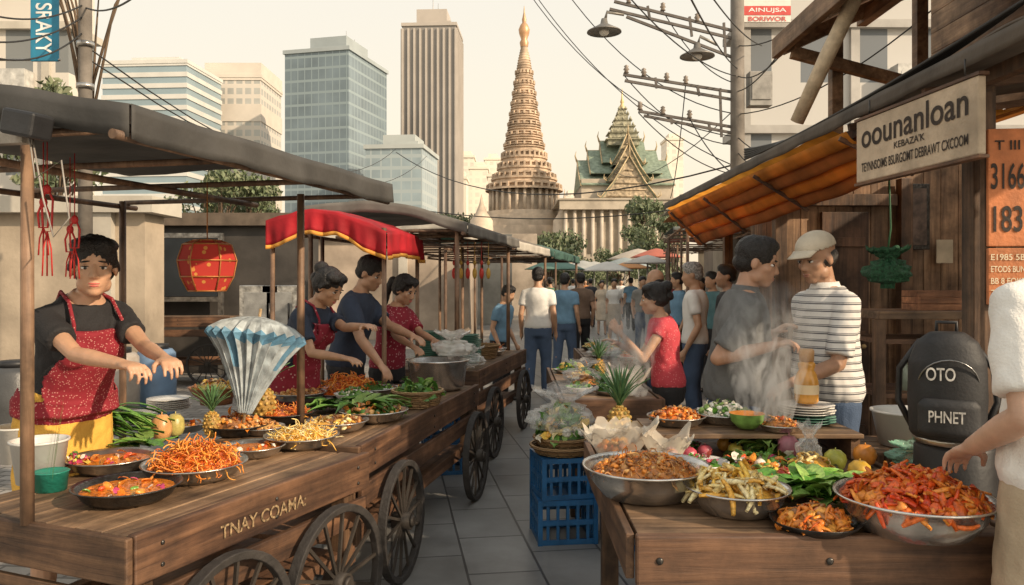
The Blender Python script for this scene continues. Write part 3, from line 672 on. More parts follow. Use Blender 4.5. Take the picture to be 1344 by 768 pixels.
def block(name,label,x0,y0,x1,y1,H,mat,trim=None,floor=3.1):
    t=thing(name,((x0+x1)/2,(y0+y1)/2,0),label,'building'); a=(x1-x0)/2;b=(y1-y0)/2
    m=MB(); m.bb((-a,-b,0),(a,b,H)); mobj(m,'wall',mat,t)
    m=MB(); z=floor
    while z<=H+.1: m.bb((-a-.18,-b-.18,z-.12),(a+.18,b+.18,z+.1)); z+=floor
    for k in range(int(2*a/3)+1): m.bb((-a+k*3-.12,-b-.12,0),(-a+k*3+.12,-b+.02,H))
    mobj(m,'ledges',trim or mat,t)
    if H>8:
        for k in range(7):
            x=a-.9-k*.55*1.7%(2*a-1.5); z=floor*(1+k%int(H/floor))+1.1; m=MB(); m.bb((x,-b-.5,z),(x+.8,-b-.02,z+.6)); m.cyl((x+.3,-b-.51,z+.3),(x+.3,-b-.5,z+.3),.22,.22,14); mobj(m,'air_conditioner',PAINTM,t)
    return t
PL=M((.52,.48,.41),.85,0,.15,1,.2,8,name='plaster_trim',dirt=.3)
block('old_building','old pale plaster building with window rows',-26,24,bx(90,24),25.5,17,OLD,PL)
block('shophouse','tan low shophouse wall behind the food cart',-11.5,10.8,bx(190,10.8),11.4,2.7,M((.44,.36,.27),.85,0,.2,1.2,.3,10,name='tan_plaster',dirt=.45),PL,2.65)
block('street_kiosk','dark kiosk with shutter behind the stalls',bx(196,14),14,bx(400,14),15,2.75,M((.055,.048,.042),.6,0,.3,2,.2,10,name='dark_panel'),M((.12,.09,.065),.7,0,.2,name='dark_trim'),2.7)
t=thing('display_screen',(bx(232,13.6),13.75,0),'dark glass display panel with steel frame','screen')
m=MB(); m.bb((-.65,-.03,1.35),(.65,.03,2.35)); mobj(m,'panel',M((.03,.035,.04),.12,0,.2,2,0,name='dark_glass'),t)
m=MB(); m.beam((-.74,0,1.3),(.74,0,1.3),.08,.08); m.beam((-.74,0,2.4),(.74,0,2.4),.08,.08); m.beam((-.7,0,0),(-.7,0,2.36),.078,.078); m.beam((.7,0,0),(.7,0,2.36),.078,.078); mobj(m,'frame',STEEL2,t)
RB=facade((.48,.465,.44),(.14,.155,.17),1.6,2.9,.5,.45,name='grey_concrete_facade',rough=.7)
t=block('concrete_building','grey concrete building with ledges and air conditioners',bx(978,22),22,16,23.5,14,RB,M((.44,.42,.39),.8,0,.15,1,.2,8,name='concrete_trim',dirt=.3),2.9)
t=thing('billboard',(bx(1007,21),21,EYE+(HZ-14)*21/F),'red and white billboard on the concrete building','sign')
m=MB(); m.bb((-.62,0,-.3),(.62,.08,.5)); mobj(m,'board',M((.7,.66,.6),.6,0,.05,name='white_board'),t)
m=MB(); m.bb((-.62,-.01,-.12),(.62,0,.12)); mobj(m,'red_band',M((.55,.06,.05),.5,0,.1,name='red_paint'),t); text('AINUJSA',1.0,.14,(0,-.014,0),(rad(90),0,0),M((.75,.72,.68),.6,name='white_paint'),t); text('BORIWOR',1.0,.12,(0,-.014,-.22),(rad(90),0,0),M((.55,.06,.05),.5,name='red_paint2'),t)
p=pt(59,36,9.8); t=thing('banner_sign',p,'blue vertical banner sign with white lettering','sign')
m=MB(); m.bb((-.17,-.02,-.42),(.17,.02,1.0)); mobj(m,'banner',M((.02,.20,.33),.6,0,.1,name='blue_fabric'),t,bev=.01)
text('SRAKY',.62,.2,(0,-.026,-.02),(rad(90),rad(90),0),M((.75,.75,.72),.6,name='white_letters'),t)
m=MB(); m.cyl((-.6,0,-.40),(.2,0,-.40),.015); m.cyl((-.6,0,-.36),(-.6,0,-.45),.03); mobj(m,'bracket',STEEL2,t)
POLE=M((.20,.175,.15),.85,0,.25,3,.4,15,name='pole_concrete',dirt=.3)
def pole(px,d,h,r,label):
    t=thing('utility_pole',(bx(px,d),d,0),label,'utility pole'); m=MB(); m.cyl((0,0,0),(0,0,h),r,r*.75,14); mobj(m,'shaft',POLE,t); return t
pl=pole(112,9.5,8.5,.085,'weathered utility pole with steel bands beside the stalls')
for z in(3.1,3.9,4.4): m=MB(); m.cyl((0,0,z),(0,0,z+.06),.1,.1); mobj(m,'band',STEEL2,pl)
D=14.; pr=pole(968,D,8.4,.14,'tall utility pole with wire racks and lamp arms')
bxp=bx(968,D)
def loc_(px,py,dy=0): q=pt(px,py,D); return V((q.x-bxp,dy,q.z))
GALV=M((.12,.105,.095),.6,.4,.2,name='galvanised')
for (a,b) in (((968,42),(806,2)),((968,52),(800,12)),((968,78),(822,22)),((968,122),(818,98)),((968,132),(820,106)),((968,168),(838,146)),((968,176),(845,152))):
    m=MB(); m.beam(loc_(*a),loc_(*b),.045,.045); mobj(m,'cross_arm',GALV,pr)
for (a,b) in (((850,8),(853,26)),((905,22),(908,48)),((860,102),(862,116)),((915,112),(918,126)),((880,152),(882,163)),((930,160),(932,172)),((950,30),(952,70)),((945,116),(947,180))): m=MB(); m.beam(loc_(*a),loc_(*b),.04,.04); mobj(m,'brace',GALV,pr)
for px,py in((822,96),(845,100),(875,106),(900,110),(840,144),(870,150),(905,155),(825,4),(870,14),(915,28)):
    q=loc_(px,py); m=MB(); m.lathe([(.0,0),(.05,0),(.03,.04),(.055,.06),(.03,.1),(.045,.12),(0,.15)],8,c=q); mobj(m,'insulator',M((.3,.25,.21),.3,0,.2,name='glazed_ceramic'),pr)
m=MB(); q=loc_(980,118); m.bb(q+V((.02,-.12,-.3)),q+V((.42,.12,.3))); m.bb(q+V((.05,-.14,-.2)),q+V((.39,-.12,.2))); mobj(m,'junction_box',M((.3,.285,.26),.6,.1,.2,name='grey_paint'),pr,bev=.02)
for px,py in((793,36),(915,68)):
    q=loc_(px,py); m=MB(); m.lathe([(.0,.16),(.05,.15),(.07,.06),(.17,.0),(.30,-.07),(.305,-.09),(.27,-.08),(.0,-.05)],24,c=q); m.tube([q+V((.02,0,.14)),q+V((.05,0,.27)),q+V((.35,0,.22 if px<850 else .12))],[.03,.03,.025],8); ls=mobj(m,'lamp_shade',M((.22,.205,.185),.45,.4,.2,name='enamel'),pr)
    m=MB(); m.ell(q+V((0,0,-.08)),(.09,.09,.07)); mobj(m,'bulb',CER,ls)
CAB=M((.02,.019,.018),.6,0,.1,name='cable_rubber')
def cable(a,b,sag=.3,r=.012,label='black overhead power cable strung between poles'):
    a=V(a);b=V(b);m=MB(); pts=[a.lerp(b,i/14)-V((0,0,sag*4*(i/14)*(1-i/14))) -a for i in range(15)]
    m.tube(pts,r,5); return mobj(m,'power_cable',CAB,None,a,label=label,cat='cable',group='overhead power cables')
for a,b,s in (((700,-10,18),(968,220,14),.5),((690,-15,18),(968,180,14),.7),((740,-15,16),(968,150,14),.5),((820,-10,10),(968,100,14),.2),((930,-10,9),(1000,60,14),.1),
    ((968,180,14),(1344,60,4.2),.5),((968,200,14),(1344,75,4.2),.6),((968,150,14),(1250,-10,9),.3),((968,60,14),(1100,-10,10),.2),((968,90,14),(900,-15,7),.1),
    ((-10,55,8),(112,20,9.5),.1),((-10,75,8),(112,40,9.5),.15),((112,60,9.5),(520,195,30),1.2),((112,75,9.5),(560,205,34),1.4),((520,200,30),(968,215,14),1.0),((480,262,16),(968,262,13),.35),((112,10,9.5),(190,-15,7),.1),((-10,20,8),(112,5,9.5),.1),
    ((820,100,14),(968,190,14),.3),((838,148,14),(968,230,14),.2),((968,120,14),(1030,60,9),.1),((900,110,14),(880,260,20),.3),((968,140,14),(800,220,40),.8),((968,100,14),(1080,-10,8),.3),((870,14,14),(968,110,14),.25),((905,155,14),(985,240,12),.2)):
    cable(pt(*a),pt(*b),s,.010 if a[2]<20 else .016)

# ---------------------------------------------------------------- carts
RUB=M((.038,.033,.03),.7,0,.3,12,.3,40,name='rubber_rim')
def wheel(parent,c,r,n=14):
    m=MB(); c=V(c)
    m.cyl(c+V((0,-.05,0)),c+V((0,.05,0)),.045,.045,14); m.cyl(c+V((0,-.065,0)),c+V((0,-.05,0)),.025,.035,12)
    for k in range(n):
        a=2*math.pi*k/n+.1; m.beam(c,c+V((math.cos(a)*r*.94,0,math.sin(a)*r*.94)),.012,.014)
    w=mobj(m,'wheel',M((.055,.045,.037),.6,.3,.3,name='wheel_iron'),parent)
    m=MB(); ns=40
    vs=[];fs=[]
    for k in range(ns):
        a=2*math.pi*k/ns
        for (dr,dy) in((-.032,-.018),(0,-.024),(0,.024),(-.032,.018)): vs.append(c+V((math.cos(a)*(r+dr),dy,math.sin(a)*(r+dr))))
    for k in range(ns):
        for j in range(4): fs.append((k*4+j,k*4+(j+1)%4,((k+1)%ns)*4+(j+1)%4,((k+1)%ns)*4+j))
    m.add(vs,fs,False); mobj(m,'rim',RUB,w,bev=.004)
def cart(C,u,L,W,zt,wheels,label,txt=None,wr=.32):
    ang=math.atan2(u[1],u[0]); t=thing('food_cart',(C[0],C[1],0),label,'food cart',ang,group='wooden food carts along the street')
    m=MB(); n=7
    for i in range(n):
        y0=.036+i*(W-.04)/n; m.bb((-.02+.012*rng.random(),y0+.003,zt-.035+.002*rng.random()),(L+.02*rng.random(),y0+(W-.04)/n-.004,zt-.0005-.003*rng.random()))
    mobj(m,'table_top',W_MD,t,bev=.003)
    m=MB(); m.bb((-.03,-.003,zt-.15),(L+.02,.033,zt+.012)); mobj(m,'side_board',W_DK,t,bev=.006)
    m=MB(); m.bb((-.01,.004,zt-.30),(L,.03,zt-.19)); mobj(m,'rail',W_DK,t,bev=.004)
    m=MB(); m.bb((-.062,-.0,zt-.14),(-.034,W,zt+.008)); mobj(m,'end_board',W_Y,t,bev=.006)
    m=MB(); m.bb((-.05,.03,zt-.27),(-.028,W,zt-.18)); mobj(m,'end_rail',W_Y,t,bev=.004)
    for x,y in((.05,.08),(L-.08,.08),(.05,W-.06),(L-.08,W-.06)):
        m=MB(); m.bb((x-.035,y-.035,.0 if y>.3 else .3),(x+.035,y+.035,zt-.036)); mobj(m,'leg',W_V,t,bev=.004)
    m=MB(); m.bb((0,.06,.30),(L,.12,.38)); m.bb((0,W-.12,.30),(L,W-.06,.38)); m.bb((0,.118,.31),(L,W-.118,.34)); mobj(m,'shelf',W_DK,t,bev=.003)
    for wx in wheels: m=MB(); m.cyl((wx,-.06,wr),(wx,W*.5,wr),.02,.02); mobj(m,'axle',IRON,t)
    for wx in wheels: wheel(t,(wx,-.05,wr),wr)
    for x in [L*.06,L*.5,L*.94]:
        m=MB(); m.ell((x,-.006,zt-.04),(.008,.004,.008),None,8,6); mobj(m,'bolt',IRON,t)
        m=MB(); m.ell((x,-.006,zt-.11),(.008,.004,.008),None,8,6); mobj(m,'bolt',IRON,t)
    if txt: text(txt,.48,.05,(L*.45,-.008,zt-.085),(rad(90),0,0),M((.28,.19,.10),.8,0,.7,60,name='faded_yellow_paint'),t)
    return t
UA=(.386,.922); cart((-1.16,2.5),UA,1.27,.92,.8,(.33,.97),'weathered wooden cart with painted lettering and spoked wheels','TNAY COAMA:',.325)
UB=(.2,.98); cart((-.72,3.87),UB,2.3,.82,.8,(.42,2.05),'dark wooden cart with tall spoked wheels crowded with dishes')
UC=(.2,.98); CC=(-.28,6.95); cart(CC,UC,2.2,.9,.82,(.35,1.8),'wooden cart stacked with plates and baskets')
def on(C,u,a,b,z=.8): return V((C[0]+u[0]*a-u[1]*b,C[1]+u[1]*a+u[0]*b,z))
CA=(-1.16,2.5); CB=(-.72,3.87)
def canopy(C,u,L,W,z,label,mat,posts,rise=.14,hang=.09,valmat=None,sag=.004):
    ang=math.atan2(u[1],u[0]); t=thing('stall_canopy',(C[0],C[1],0),label,'canopy',ang,group=None)
    def f(a,b):
        x=a*L;y=b*W
        zz_=z+hang+rise*math.sin(min(b*1.6,1)*math.pi/2)*(1 if b<.62 else 1-.5*(b-.62))+min(1,b*5)*(.012*noise.noise(V((x*3,y*3,z)))+.005*noise.noise(V((x*11,y*4,z))))-sag*math.sin(a*math.pi*3)**2
        return (x,y,zz_)
    m=MB(); m.grid(f,40,20); mobj(m,'canvas',mat,t,solid=.005)
    m=MB(); m.grid(lambda a,b:(a*L,-.005+b*(.006*math.sin(a*23)+.004*math.sin(a*61)),f(a,0)[2]-.001-b*hang*(1.1+.04*math.sin(a*17)+.025*math.sin(a*41))),90,4); mobj(m,'valance',valmat or mat,t,solid=.003)
    m=MB(); m.grid(lambda a,b:(-.005+b*.006*math.sin(a*25),a*W,f(0,a)[2]-.001-b*hang*(1.05+.04*math.sin(a*13))),50,3); mobj(m,'end_valance',valmat or mat,t,solid=.003)
    m=MB()
    for y in(.03,W*.5,W-.03): m.cyl((-.04,y,z+.0),(L+.02,y,z+.0),.016)
    for x in(.04,L*.33,L*.66,L-.04): m.cyl((x,0,z+.03),(x,W,z+.03),.014)
    mobj(m,'frame',POSTM,t)
    for (x,y,z0) in posts:
        m=MB(); m.cyl((x,y,z0),(x,y,z+.03),.022,.020,12); mobj(m,'post',POSTM,t)
    return t
c=canopy((-1.20,2.50),(.24,.971),2.12,1.75,2.06,'dark grey tarpaulin canopy over the first cart',GREYC,[(.03,.42,.8),(1.90,.45,.8),(.06,1.7,0),(2.0,1.7,0)],.13,.10,None,.005)
m=MB(); m.bb((-.07,.34,2.04),(-.03,1.75,2.10)); mobj(m,'end_plank',M((.36,.32,.27),.7,0,.3,8,.3,name='pale_plank'),c)
m=MB(); m.box((-.09,.30,2.09),(.09,.12,.08),Matrix.Rotation(.2,3,'X')); mobj(m,'junction_box',DARK,c,bev=.01)
m=MB(); m.tube([(-.08,.30,2.05),(-.10,.26,1.92),(-.06,.20,1.98),(-.05,.18,1.80),(-.07,.22,1.74),(-.08,.25,1.86),(-.07,.30,2.05)],.003,5); mobj(m,'loose_wire',M((.3,.27,.24),.5,name='pale_wire'),c)
GR2=M((.15,.14,.125),.8,0,.3,3,.3,9,name='grey_canvas',dirt=.2); CREAM=M((.62,.57,.49),.8,0,.15,3,.2,12,trans=.2,name='cream_canvas')
canopy((-.37,6.6),(.17,.985),2.6,1.5,2.0,'grey canvas canopy over the third cart',GR2,[(.05,.1,.8),(2.5,.1,.8),(.05,1.4,0)],.2,.09)
canopy((.05,9.6),(.2,.98),2.6,1.7,2.0,'brown canvas canopy further along the row',M((.19,.15,.115),.8,0,.2,3,.3,name='brown_canvas'),[(.05,.9,0),(2.5,.05,0)],.25,.1,CREAM)
canopy((.70,13.2),(.2,.98),3.5,2.2,2.0,'dark green canopy far along the row',M((.05,.12,.095),.8,0,.2,3,.3,name='green_canvas'),[(.05,.9,0),(3.4,.05,0)],.3,.12)
canopy((1.0,17.5),(.2,.98),4,2.6,2.1,'grey canopy at the end of the row',GR2,[(.05,.05,0),(3.9,.05,0)],.3,.12)
canopy((-.60,10.2),(.2,.98),1.2,.75,2.22,'small yellow canvas canopy behind the carts',M((.75,.48,.09),.7,0,.12,3,.2,trans=.3,name='yellow_canvas'),[(.05,.05,0),(1.1,.05,0)],.16,.1)
canopy((-1.0,11.4),(.2,.98),2.2,1.4,2.3,'cream canvas canopy behind the carts',CREAM,[(.05,.05,0),(2.1,.05,0)],.25,.1)
t=thing('red_awning',(bx(460,6.5),6.5,0),'bright red draped canopy with yellow fringe','canopy',rad(-6))
RED=M((.44,.012,.022),.75,0,.35,3,.5,9,trans=.25,name='red_canvas')
def fr(a,b):
    x=(a-.5)*.92; y=(b-.5)*1.2; zc=2.17-.16*abs(a-.38)**1.5*2.2-.03*abs(2*b-1)**2+.014*noise.noise(V((x*5,y*5,1)))+.006*noise.noise(V((x*16,y*3,4))); return(x,y,zc)
m=MB(); m.grid(fr,40,24); mobj(m,'canvas',RED,t,solid=.005)
m=MB()
def vh(a): return .17+.02*math.sin(a*7+1)+.012*math.sin(a*17)
m.grid(lambda a,c_:(fr(a,0)[0],fr(a,0)[1]-.006+.022*c_*math.sin(a*29)+.01*c_*math.sin(a*57),fr(a,0)[2]-vh(a)*c_),90,6)
m.grid(lambda a,c_:(fr(1,a)[0]+.006+.02*c_*math.sin(a*33),fr(1,a)[1],fr(1,a)[2]-vh(1)*c_),50,5)
mobj(m,'valance',RED,t,solid=.003)
m=MB(); m.grid(lambda a,c_:(fr(a,0)[0],fr(a,0)[1]-.010+.022*math.sin(a*29)+.01*math.sin(a*57),fr(a,0)[2]-vh(a)+.004-.03*c_),90,1); m.grid(lambda a,c_:(fr(1,a)[0]+.012+.02*math.sin(a*33),fr(1,a)[1],fr(1,a)[2]-vh(1)+.004-.03*c_),50,1); mobj(m,'fringe',M((.76,.36,.06),.7,0,.2,trans=.2,name='yellow_fringe'),t,solid=.002)
for x in(-.43,.43):
    for y in(-.55,.55): m=MB(); m.cyl((x,y,0),(x,y,2.0),.018); mobj(m,'post',POSTM,t)
def umbrella(px,d,r,z,col,label):
    t=thing('market_umbrella',(bx(px,d),d,0),label,'umbrella',group='market umbrellas down the street'); m=MB()
    m.grid(lambda a,b:((r*b+.001)*math.cos(a*6.2832)*(1-.05*math.cos(a*50.3)**2*b),(r*b+.001)*math.sin(a*6.2832)*(1-.05*math.cos(a*50.3)**2*b),z+r*.34*(1-b**1.25)),48,8); mobj(m,'canopy',M(col,.8,0,.1,2,.1,trans=.3,name='umbrella_cloth'),t,solid=.01)
    m=MB(); m.cyl((0,0,0),(0,0,z+r*.34),.03); mobj(m,'pole',STEEL2,t)
for a in((797,26,.9,1.95,(.76,.73,.68),'white market umbrella over a stall'),(826,30,.8,2.1,(.72,.36,.15),'orange market umbrella over a stall'),(850,26,.8,2.2,(.67,.63,.58),'cream market umbrella over a stall'),(765,34,1.2,2.1,(.52,.52,.49),'grey-white market umbrella far away'),(820,42,1.4,2.4,(.38,.43,.43),'teal market umbrella far away'),(862,36,1.2,2.7,(.62,.2,.14),'red market umbrella far away'),(740,42,1.5,2.4,(.7,.6,.47),'beige market umbrella far away'),(780,50,1.7,2.3,(.55,.54,.5),'grey market umbrella far away'),(728,26,1.0,2.0,(.17,.3,.25),'green market umbrella far away'),(838,50,2,3.0,(.62,.54,.45),'tan market umbrella far away')): umbrella(*a)
def table(x0,y0,x1,y1,z,label,rot=0):
    t=thing('market_table',(x0,y0,0),label,'table',rot); L=x1-x0;Wd=y1-y0; m=MB(); n=max(3,int(Wd/.17))
    for i in range(n): m.bb((0,i*Wd/n+.003,z-.04+.002*rng.random()),(L,(i+1)*Wd/n-.004,z-.001-.003*rng.random()))
    mobj(m,'table_top',W_MD,t,bev=.003)
    m=MB(); m.bb((-.012,-.04,z-.155),(L+.012,-.002,z+.008)); mobj(m,'front_board',W_DK,t,bev=.007)
    for a,b in((-.04,-.013),(L+.013,L+.04)): m=MB(); m.bb((a,0,z-.14),(b,Wd,z+.004)); mobj(m,'side_board',W_Y,t,bev=.004)
    for x in(.08,L-.08):
        for y in(.05,Wd-.08): 
            m=MB(); m.bb((x-.04,y-.04,0),(x+.04,y+.04,z-.043)); mobj(m,'leg',W_V,t,bev=.004)
    for x in(.06,L*.5,L-.06): m=MB(); m.ell((x,-.042,z-.07),(.012,.005,.012),None,10,6); mobj(m,'bolt',IRON,t)
    return t
table(.40,2.52,1.58,4.0,.8,'rough wooden market table loaded with steel bowls')
table(.36,5.4,1.0,7.4,.8,'wooden market table covered with dishes and bags')
table(.78,7.9,1.38,9.6,.8,'wooden market table further down the street')
t=thing('wooden_riser',(.62,3.55,.8),'low wooden riser shelf standing on the table','shelf')
m=MB(); m.bb((0,0,.10),(.95,.20,.12)); m.bb((0,.205,.10),(.95,.42,.12)); mobj(m,'shelf_board',W_MD,t,bev=.003)
for x in(.03,.92): m=MB(); m.bb((x-.02,.02,.002),(x+.02,.40,.099)); mobj(m,'leg',W_Y,t)
table(1.66,3.52,2.05,3.95,.84,'small wooden side table carrying a white basin')
t=mobj(MB().grid(lambda a,b:(.15+a*.85,.10+.03*math.sin(a*23),.62-.5*b+.02*math.sin(a*9)),40,6),'hanging_cloth',M((.5,.06,.04),.8,0,.3,6,.3,name='red_cloth'),None,(.40,2.52,0),solid=.004,label='red cloth hanging below the wooden table',cat='cloth')
# ---------------------------------------------------------------- dishes and food
OR=[(.70,.19,.025),(.78,.28,.04),(.58,.11,.015),(.82,.38,.07),(.72,.23,.03)]
YE=[(.85,.55,.10),(.88,.68,.28),(.78,.42,.07),(.88,.75,.42)]
RE=[(.70,.09,.015),(.78,.17,.03),(.55,.05,.012),(.82,.28,.05),(.74,.13,.025)]
BR=[(.36,.155,.05),(.52,.25,.08),(.62,.35,.12),(.25,.10,.035),(.57,.22,.05)]
GN=[(.08,.21,.03),(.14,.30,.05),(.055,.13,.025),(.22,.35,.08)]
MX=[(.7,.10,.03),(.14,.30,.05),(.82,.58,.1),(.5,.05,.14),(.78,.7,.6),(.78,.3,.05)]
PK=[(.68,.18,.24),(.58,.07,.13),(.8,.4,.4),(.66,.1,.06)]
WHI=[(.8,.75,.65),(.72,.65,.5),(.82,.8,.72)]
_b=bmesh.new(); bmesh.ops.create_icosphere(_b,subdivisions=2,radius=1); _b.verts.ensure_lookup_table(); IV2=[v.co.copy() for v in _b.verts]; IF2=[tuple(v.index for v in f.verts) for f in _b.faces]; _b.free()
def piece(m,kind,p,n,s,rg):
    R=Euler((rg.gauss(0,.5),rg.gauss(0,.5),rg.random()*6.28)).to_matrix()
    q=V((0,0,1)).rotation_difference(n).to_matrix(); R=q@R
    if kind=='noodle':
        L=s*(2.2+rg.random()*2.5); pts=[]; a0=rg.random()*6; k=rg.uniform(-1.6,1.6)/s*.5; x=V((0,0,0)); d=rg.random()*6
        for i in range(7):
            pts.append(p+R@V((x.x,x.y,.25*s*math.sin(i*1.1+a0)))); d+=k*L/6; x+=V((math.cos(d),math.sin(d),0))*L/6
        m.tube(pts,[s*.15]*6+[s*.09],5,True)
    elif kind=='chunk':
        sx,sy,sz=s*(.6+.7*rg.random()),s*(.5+.5*rg.random()),s*(.35+.4*rg.random()); o=rg.random()*50
        m.add([p+R@V((v.x*sx,v.y*sy,v.z*sz))*(1+.35*noise.noise(v*1.5+V((o,0,0)))) for v in IV2],IF2,True)
    elif kind in('slice','strip'):
        w=s*(.42 if kind=='slice' else .26);L=s*(1.4+.6*rg.random())*(1 if kind=='slice' else 1.7);t=s*(.14 if kind=='slice' else .24);c=rg.uniform(.1,.5)*s
        vs=[]
        for i in range(5):
            u=i/4-.5; z=c*(1-4*u*u); ww=w*(1-.8*u*u*(1 if kind=='slice' else 2))
            vs+=[p+R@V((u*L,-ww,z)),p+R@V((u*L,ww,z)),p+R@V((u*L,ww*.8,z+t)),p+R@V((u*L,-ww*.8,z+t))]
        fs=[(0,1,2,3),(16,19,18,17)]
        for i in range(4):
            for j in range(4): fs.append((i*4+j,i*4+(j+1)%4,i*4+4+(j+1)%4,i*4+4+j))
        m.add(vs,fs,True)
    elif kind=='shred':
        L=s*(1.3+rg.random()); b=R@V((L,0,s*.3*rg.random())); m.tube([p-b*.5,p+R@V((0,s*.2*rg.gauss(0,1),s*.2)),p+b*.5],[s*.09,s*.12,s*.06],5)
    elif kind=='leaf':
        L=s*(1.6+rg.random()); vs=[];fs=[]
        for i in range(6):
            u=i/5; w=L*.32*math.sin(min(1,u*1.1+.08)*math.pi)**.8*(1+.2*rg.random()); z=L*.35*math.sin(u*2.2)
            vs+=[p+R@V((u*L,-w,z+.12*L*rg.random())),p+R@V((u*L,0,z-.03*L)),p+R@V((u*L,w,z+.12*L*rg.random()))]
        for i in range(5): fs+=[(i*3,i*3+1,i*3+4,i*3+3),(i*3+1,i*3+2,i*3+5,i*3+4)]
        m.add(vs,fs,True)
def heap(c,R,Hh,kinds,cols,n,s,label,name='food',cat='food',seed=None,flat=0,rough=.3,group=None):
    rg=random.Random(seed if seed is not None else rng.random()); m=MB()
    off=rg.random()*50
    def hz_(r): return Hh*(1-(r/R)**2) if not flat else Hh
    m.grid(lambda a,b:(R*.97*b*math.cos(a*6.2832),R*.97*b*math.sin(a*6.2832),hz_(R*b)*.9-.004+.012*noise.noise(V((R*b*math.cos(a*6.2832)*30,R*b*math.sin(a*6.2832)*30,off)))*(1-b)),24,8)
    for i in range(n):
        a=rg.random()*6.2832; r=R*.98*math.sqrt(rg.random()); z=hz_(r)+rg.uniform(-.2,.5)*s
        nn=V((2*Hh*r/R/R*math.cos(a),2*Hh*r/R/R*math.sin(a),1)).normalized() if not flat else V((0,0,1))
        k=kinds if isinstance(kinds,str) else rg.choice(kinds)
        piece(m,k,V((r*math.cos(a),r*math.sin(a),z)),nn,s*(.75+.5*rg.random()),rg)
    return mobj(m,name,island(cols,rough),None,c,label=label,cat=cat,group=group)
def dish_mesh(R,kind):
    m=MB()
    if kind=='bowl': h=R*.42; pr=[(0,0),(R*.55,0),(R*.60,.004),(R*.8,h*.4),(R*.93,h*.85),(R*.95,h*.94),(R*1.0,h),(R*1.0,h+.003),(R*.93,h*.97),(R*.9,h*.84),(R*.78,h*.42),(R*.55,.010),(0,.010)]
    elif kind=='basin': h=R*.46; pr=[(0,0),(R*.62,0),(R*.68,.006),(R*.86,h*.55),(R*.9,h*.9),(R*.96,h*.95),(R,h*.99),(R*.995,h+.006),(R*.95,h),(R*.88,h*.92),(R*.84,h*.55),(R*.64,.012),(0,.012)]
    elif kind=='pan': h=R*.30; pr=[(0,0),(R*.66,0),(R*.80,h*.3),(R*.92,h*.9),(R,h),(R*.99,h+.005),(R*.90,h*.95),(R*.78,h*.4),(R*.66,.008),(0,.008)]
    elif kind=='tray': h=.028; pr=[(0,0),(R*.8,0),(R*.9,h*.5),(R,h),(R,h+.003),(R*.9,h*.75),(R*.8,.005),(0,.005)]
    m.lathe(pr,40); return m,h
GD='dishes of street food'
CURM=M((.66,.20,.022),.10,0,.35,45,.3,60,name='curry_sauce')
def dish(px,py,wpx,kind,mat,food,zt=.8,lab='dish',Hh=None,n=120,s=None,cols=OR,pos=None,flabel=None,R=None):
    if pos is None:
        h=.42*.2 if kind=='bowl' else .03
        for it in range(3):
            p=spot(px,py,zt+h); R=wpx/2/F*p.y; h=dish_mesh(R,kind)[1]
    else: p=V(pos)
    mb,h=dish_mesh(R,kind); z0=zt if pos is None else p.z
    mobj(mb,'plate' if kind=='tray' else 'bowl',mat,None,(p.x,p.y,z0+.001),label=lab,cat='bowl' if kind!='tray' else 'plate',group=GD)
    fz=h*.72 if kind!='tray' else .012; fr_=R*(.86 if kind!='tray' else .82)
    if Hh is None: Hh=R*.35
    s=s or max(.010,R*.1)
    if food=='curry':
        m=MB(); m.lathe([(0,0),(fr_*.5,.001),(fr_,0)],32); mobj(m,'curry',CURM,None,(p.x,p.y,z0+fz),label=flabel or 'orange curry filling the bowl',cat='curry')
        heap((p.x,p.y,z0+fz-.001),fr_*.85,.002,['chunk','leaf','slice'],MX+OR+OR,26,s*.9,'meat pieces and herbs floating in curry',flat=1)
    else: heap((p.x,p.y,z0+fz),fr_,Hh,food,cols,n,s,flabel or 'heap of cooked street food in its bowl')
dish(168,636,136,'pan',IRON,'curry',lab='shallow dark bowl of orange curry')
dish(146,600,112,'pan',STEEL2,'curry',lab='shallow steel bowl of orange curry')
dish(256,607,134,'pan',STEEL2,'noodle',Hh=.09,n=520,s=.016,cols=OR,lab='dark steel platter on the wooden cart',flabel='tall pile of orange fried noodles')
dish(332,585,84,'pan',STEEL2,'curry',lab='steel bowl of yellow curry')
dish(312,557,84,'pan',IRON,['chunk','leaf'],cols=OR+BR,n=90,lab='black bowl of braised meat')
dish(396,571,98,'pan',STEEL2,'noodle',Hh=.045,n=260,s=.015,cols=YE,lab='steel pan of yellow noodles',flabel='pile of yellow noodles')
dish(372,541,84,'pan',IRON,'noodle',Hh=.04,n=160,cols=OR,lab='black pan of red noodles',s=.014)
dish(442,552,84,'pan',STEEL2,['slice','chunk'],Hh=.03,n=90,cols=YE+BR,lab='steel pan of fried fish pieces')
dish(490,538,92,'pan',STEEL,['leaf','chunk'],Hh=.04,n=110,cols=BR+GN,lab='steel pan of stir fried greens')
dish(455,512,110,'tray',STEEL,'noodle',Hh=.10,n=360,s=.022,cols=OR,lab='round steel tray on the wooden cart',flabel='big pile of orange glass noodles')
dish(392,515,74,'pan',STEEL2,'chunk',Hh=.03,n=70,cols=BR,lab='steel pan of brown meat')
dish(240,556,66,'pan',STEEL2,'curry',lab='small steel bowl of red curry')
dish(92,606,60,'bowl',CLAY,['chunk','leaf'],cols=MX,n=60,lab='clay bowl of mixed salad')
dish(532,520,60,'pan',STEEL2,['chunk','noodle'],cols=OR,n=60,lab='steel pan of spicy noodles')
dish(552,500,56,'pan',IRON,['chunk','leaf'],cols=OR+GN,n=60,lab='dark pan of red curry')
dish(500,508,52,'pan',STEEL,'curry',lab='steel pan of orange curry')
dish(284,508,72,'bowl',CLAY,['chunk','slice'],cols=BR+YE,n=60,lab='wooden bowl of fried snacks',zt=.9)
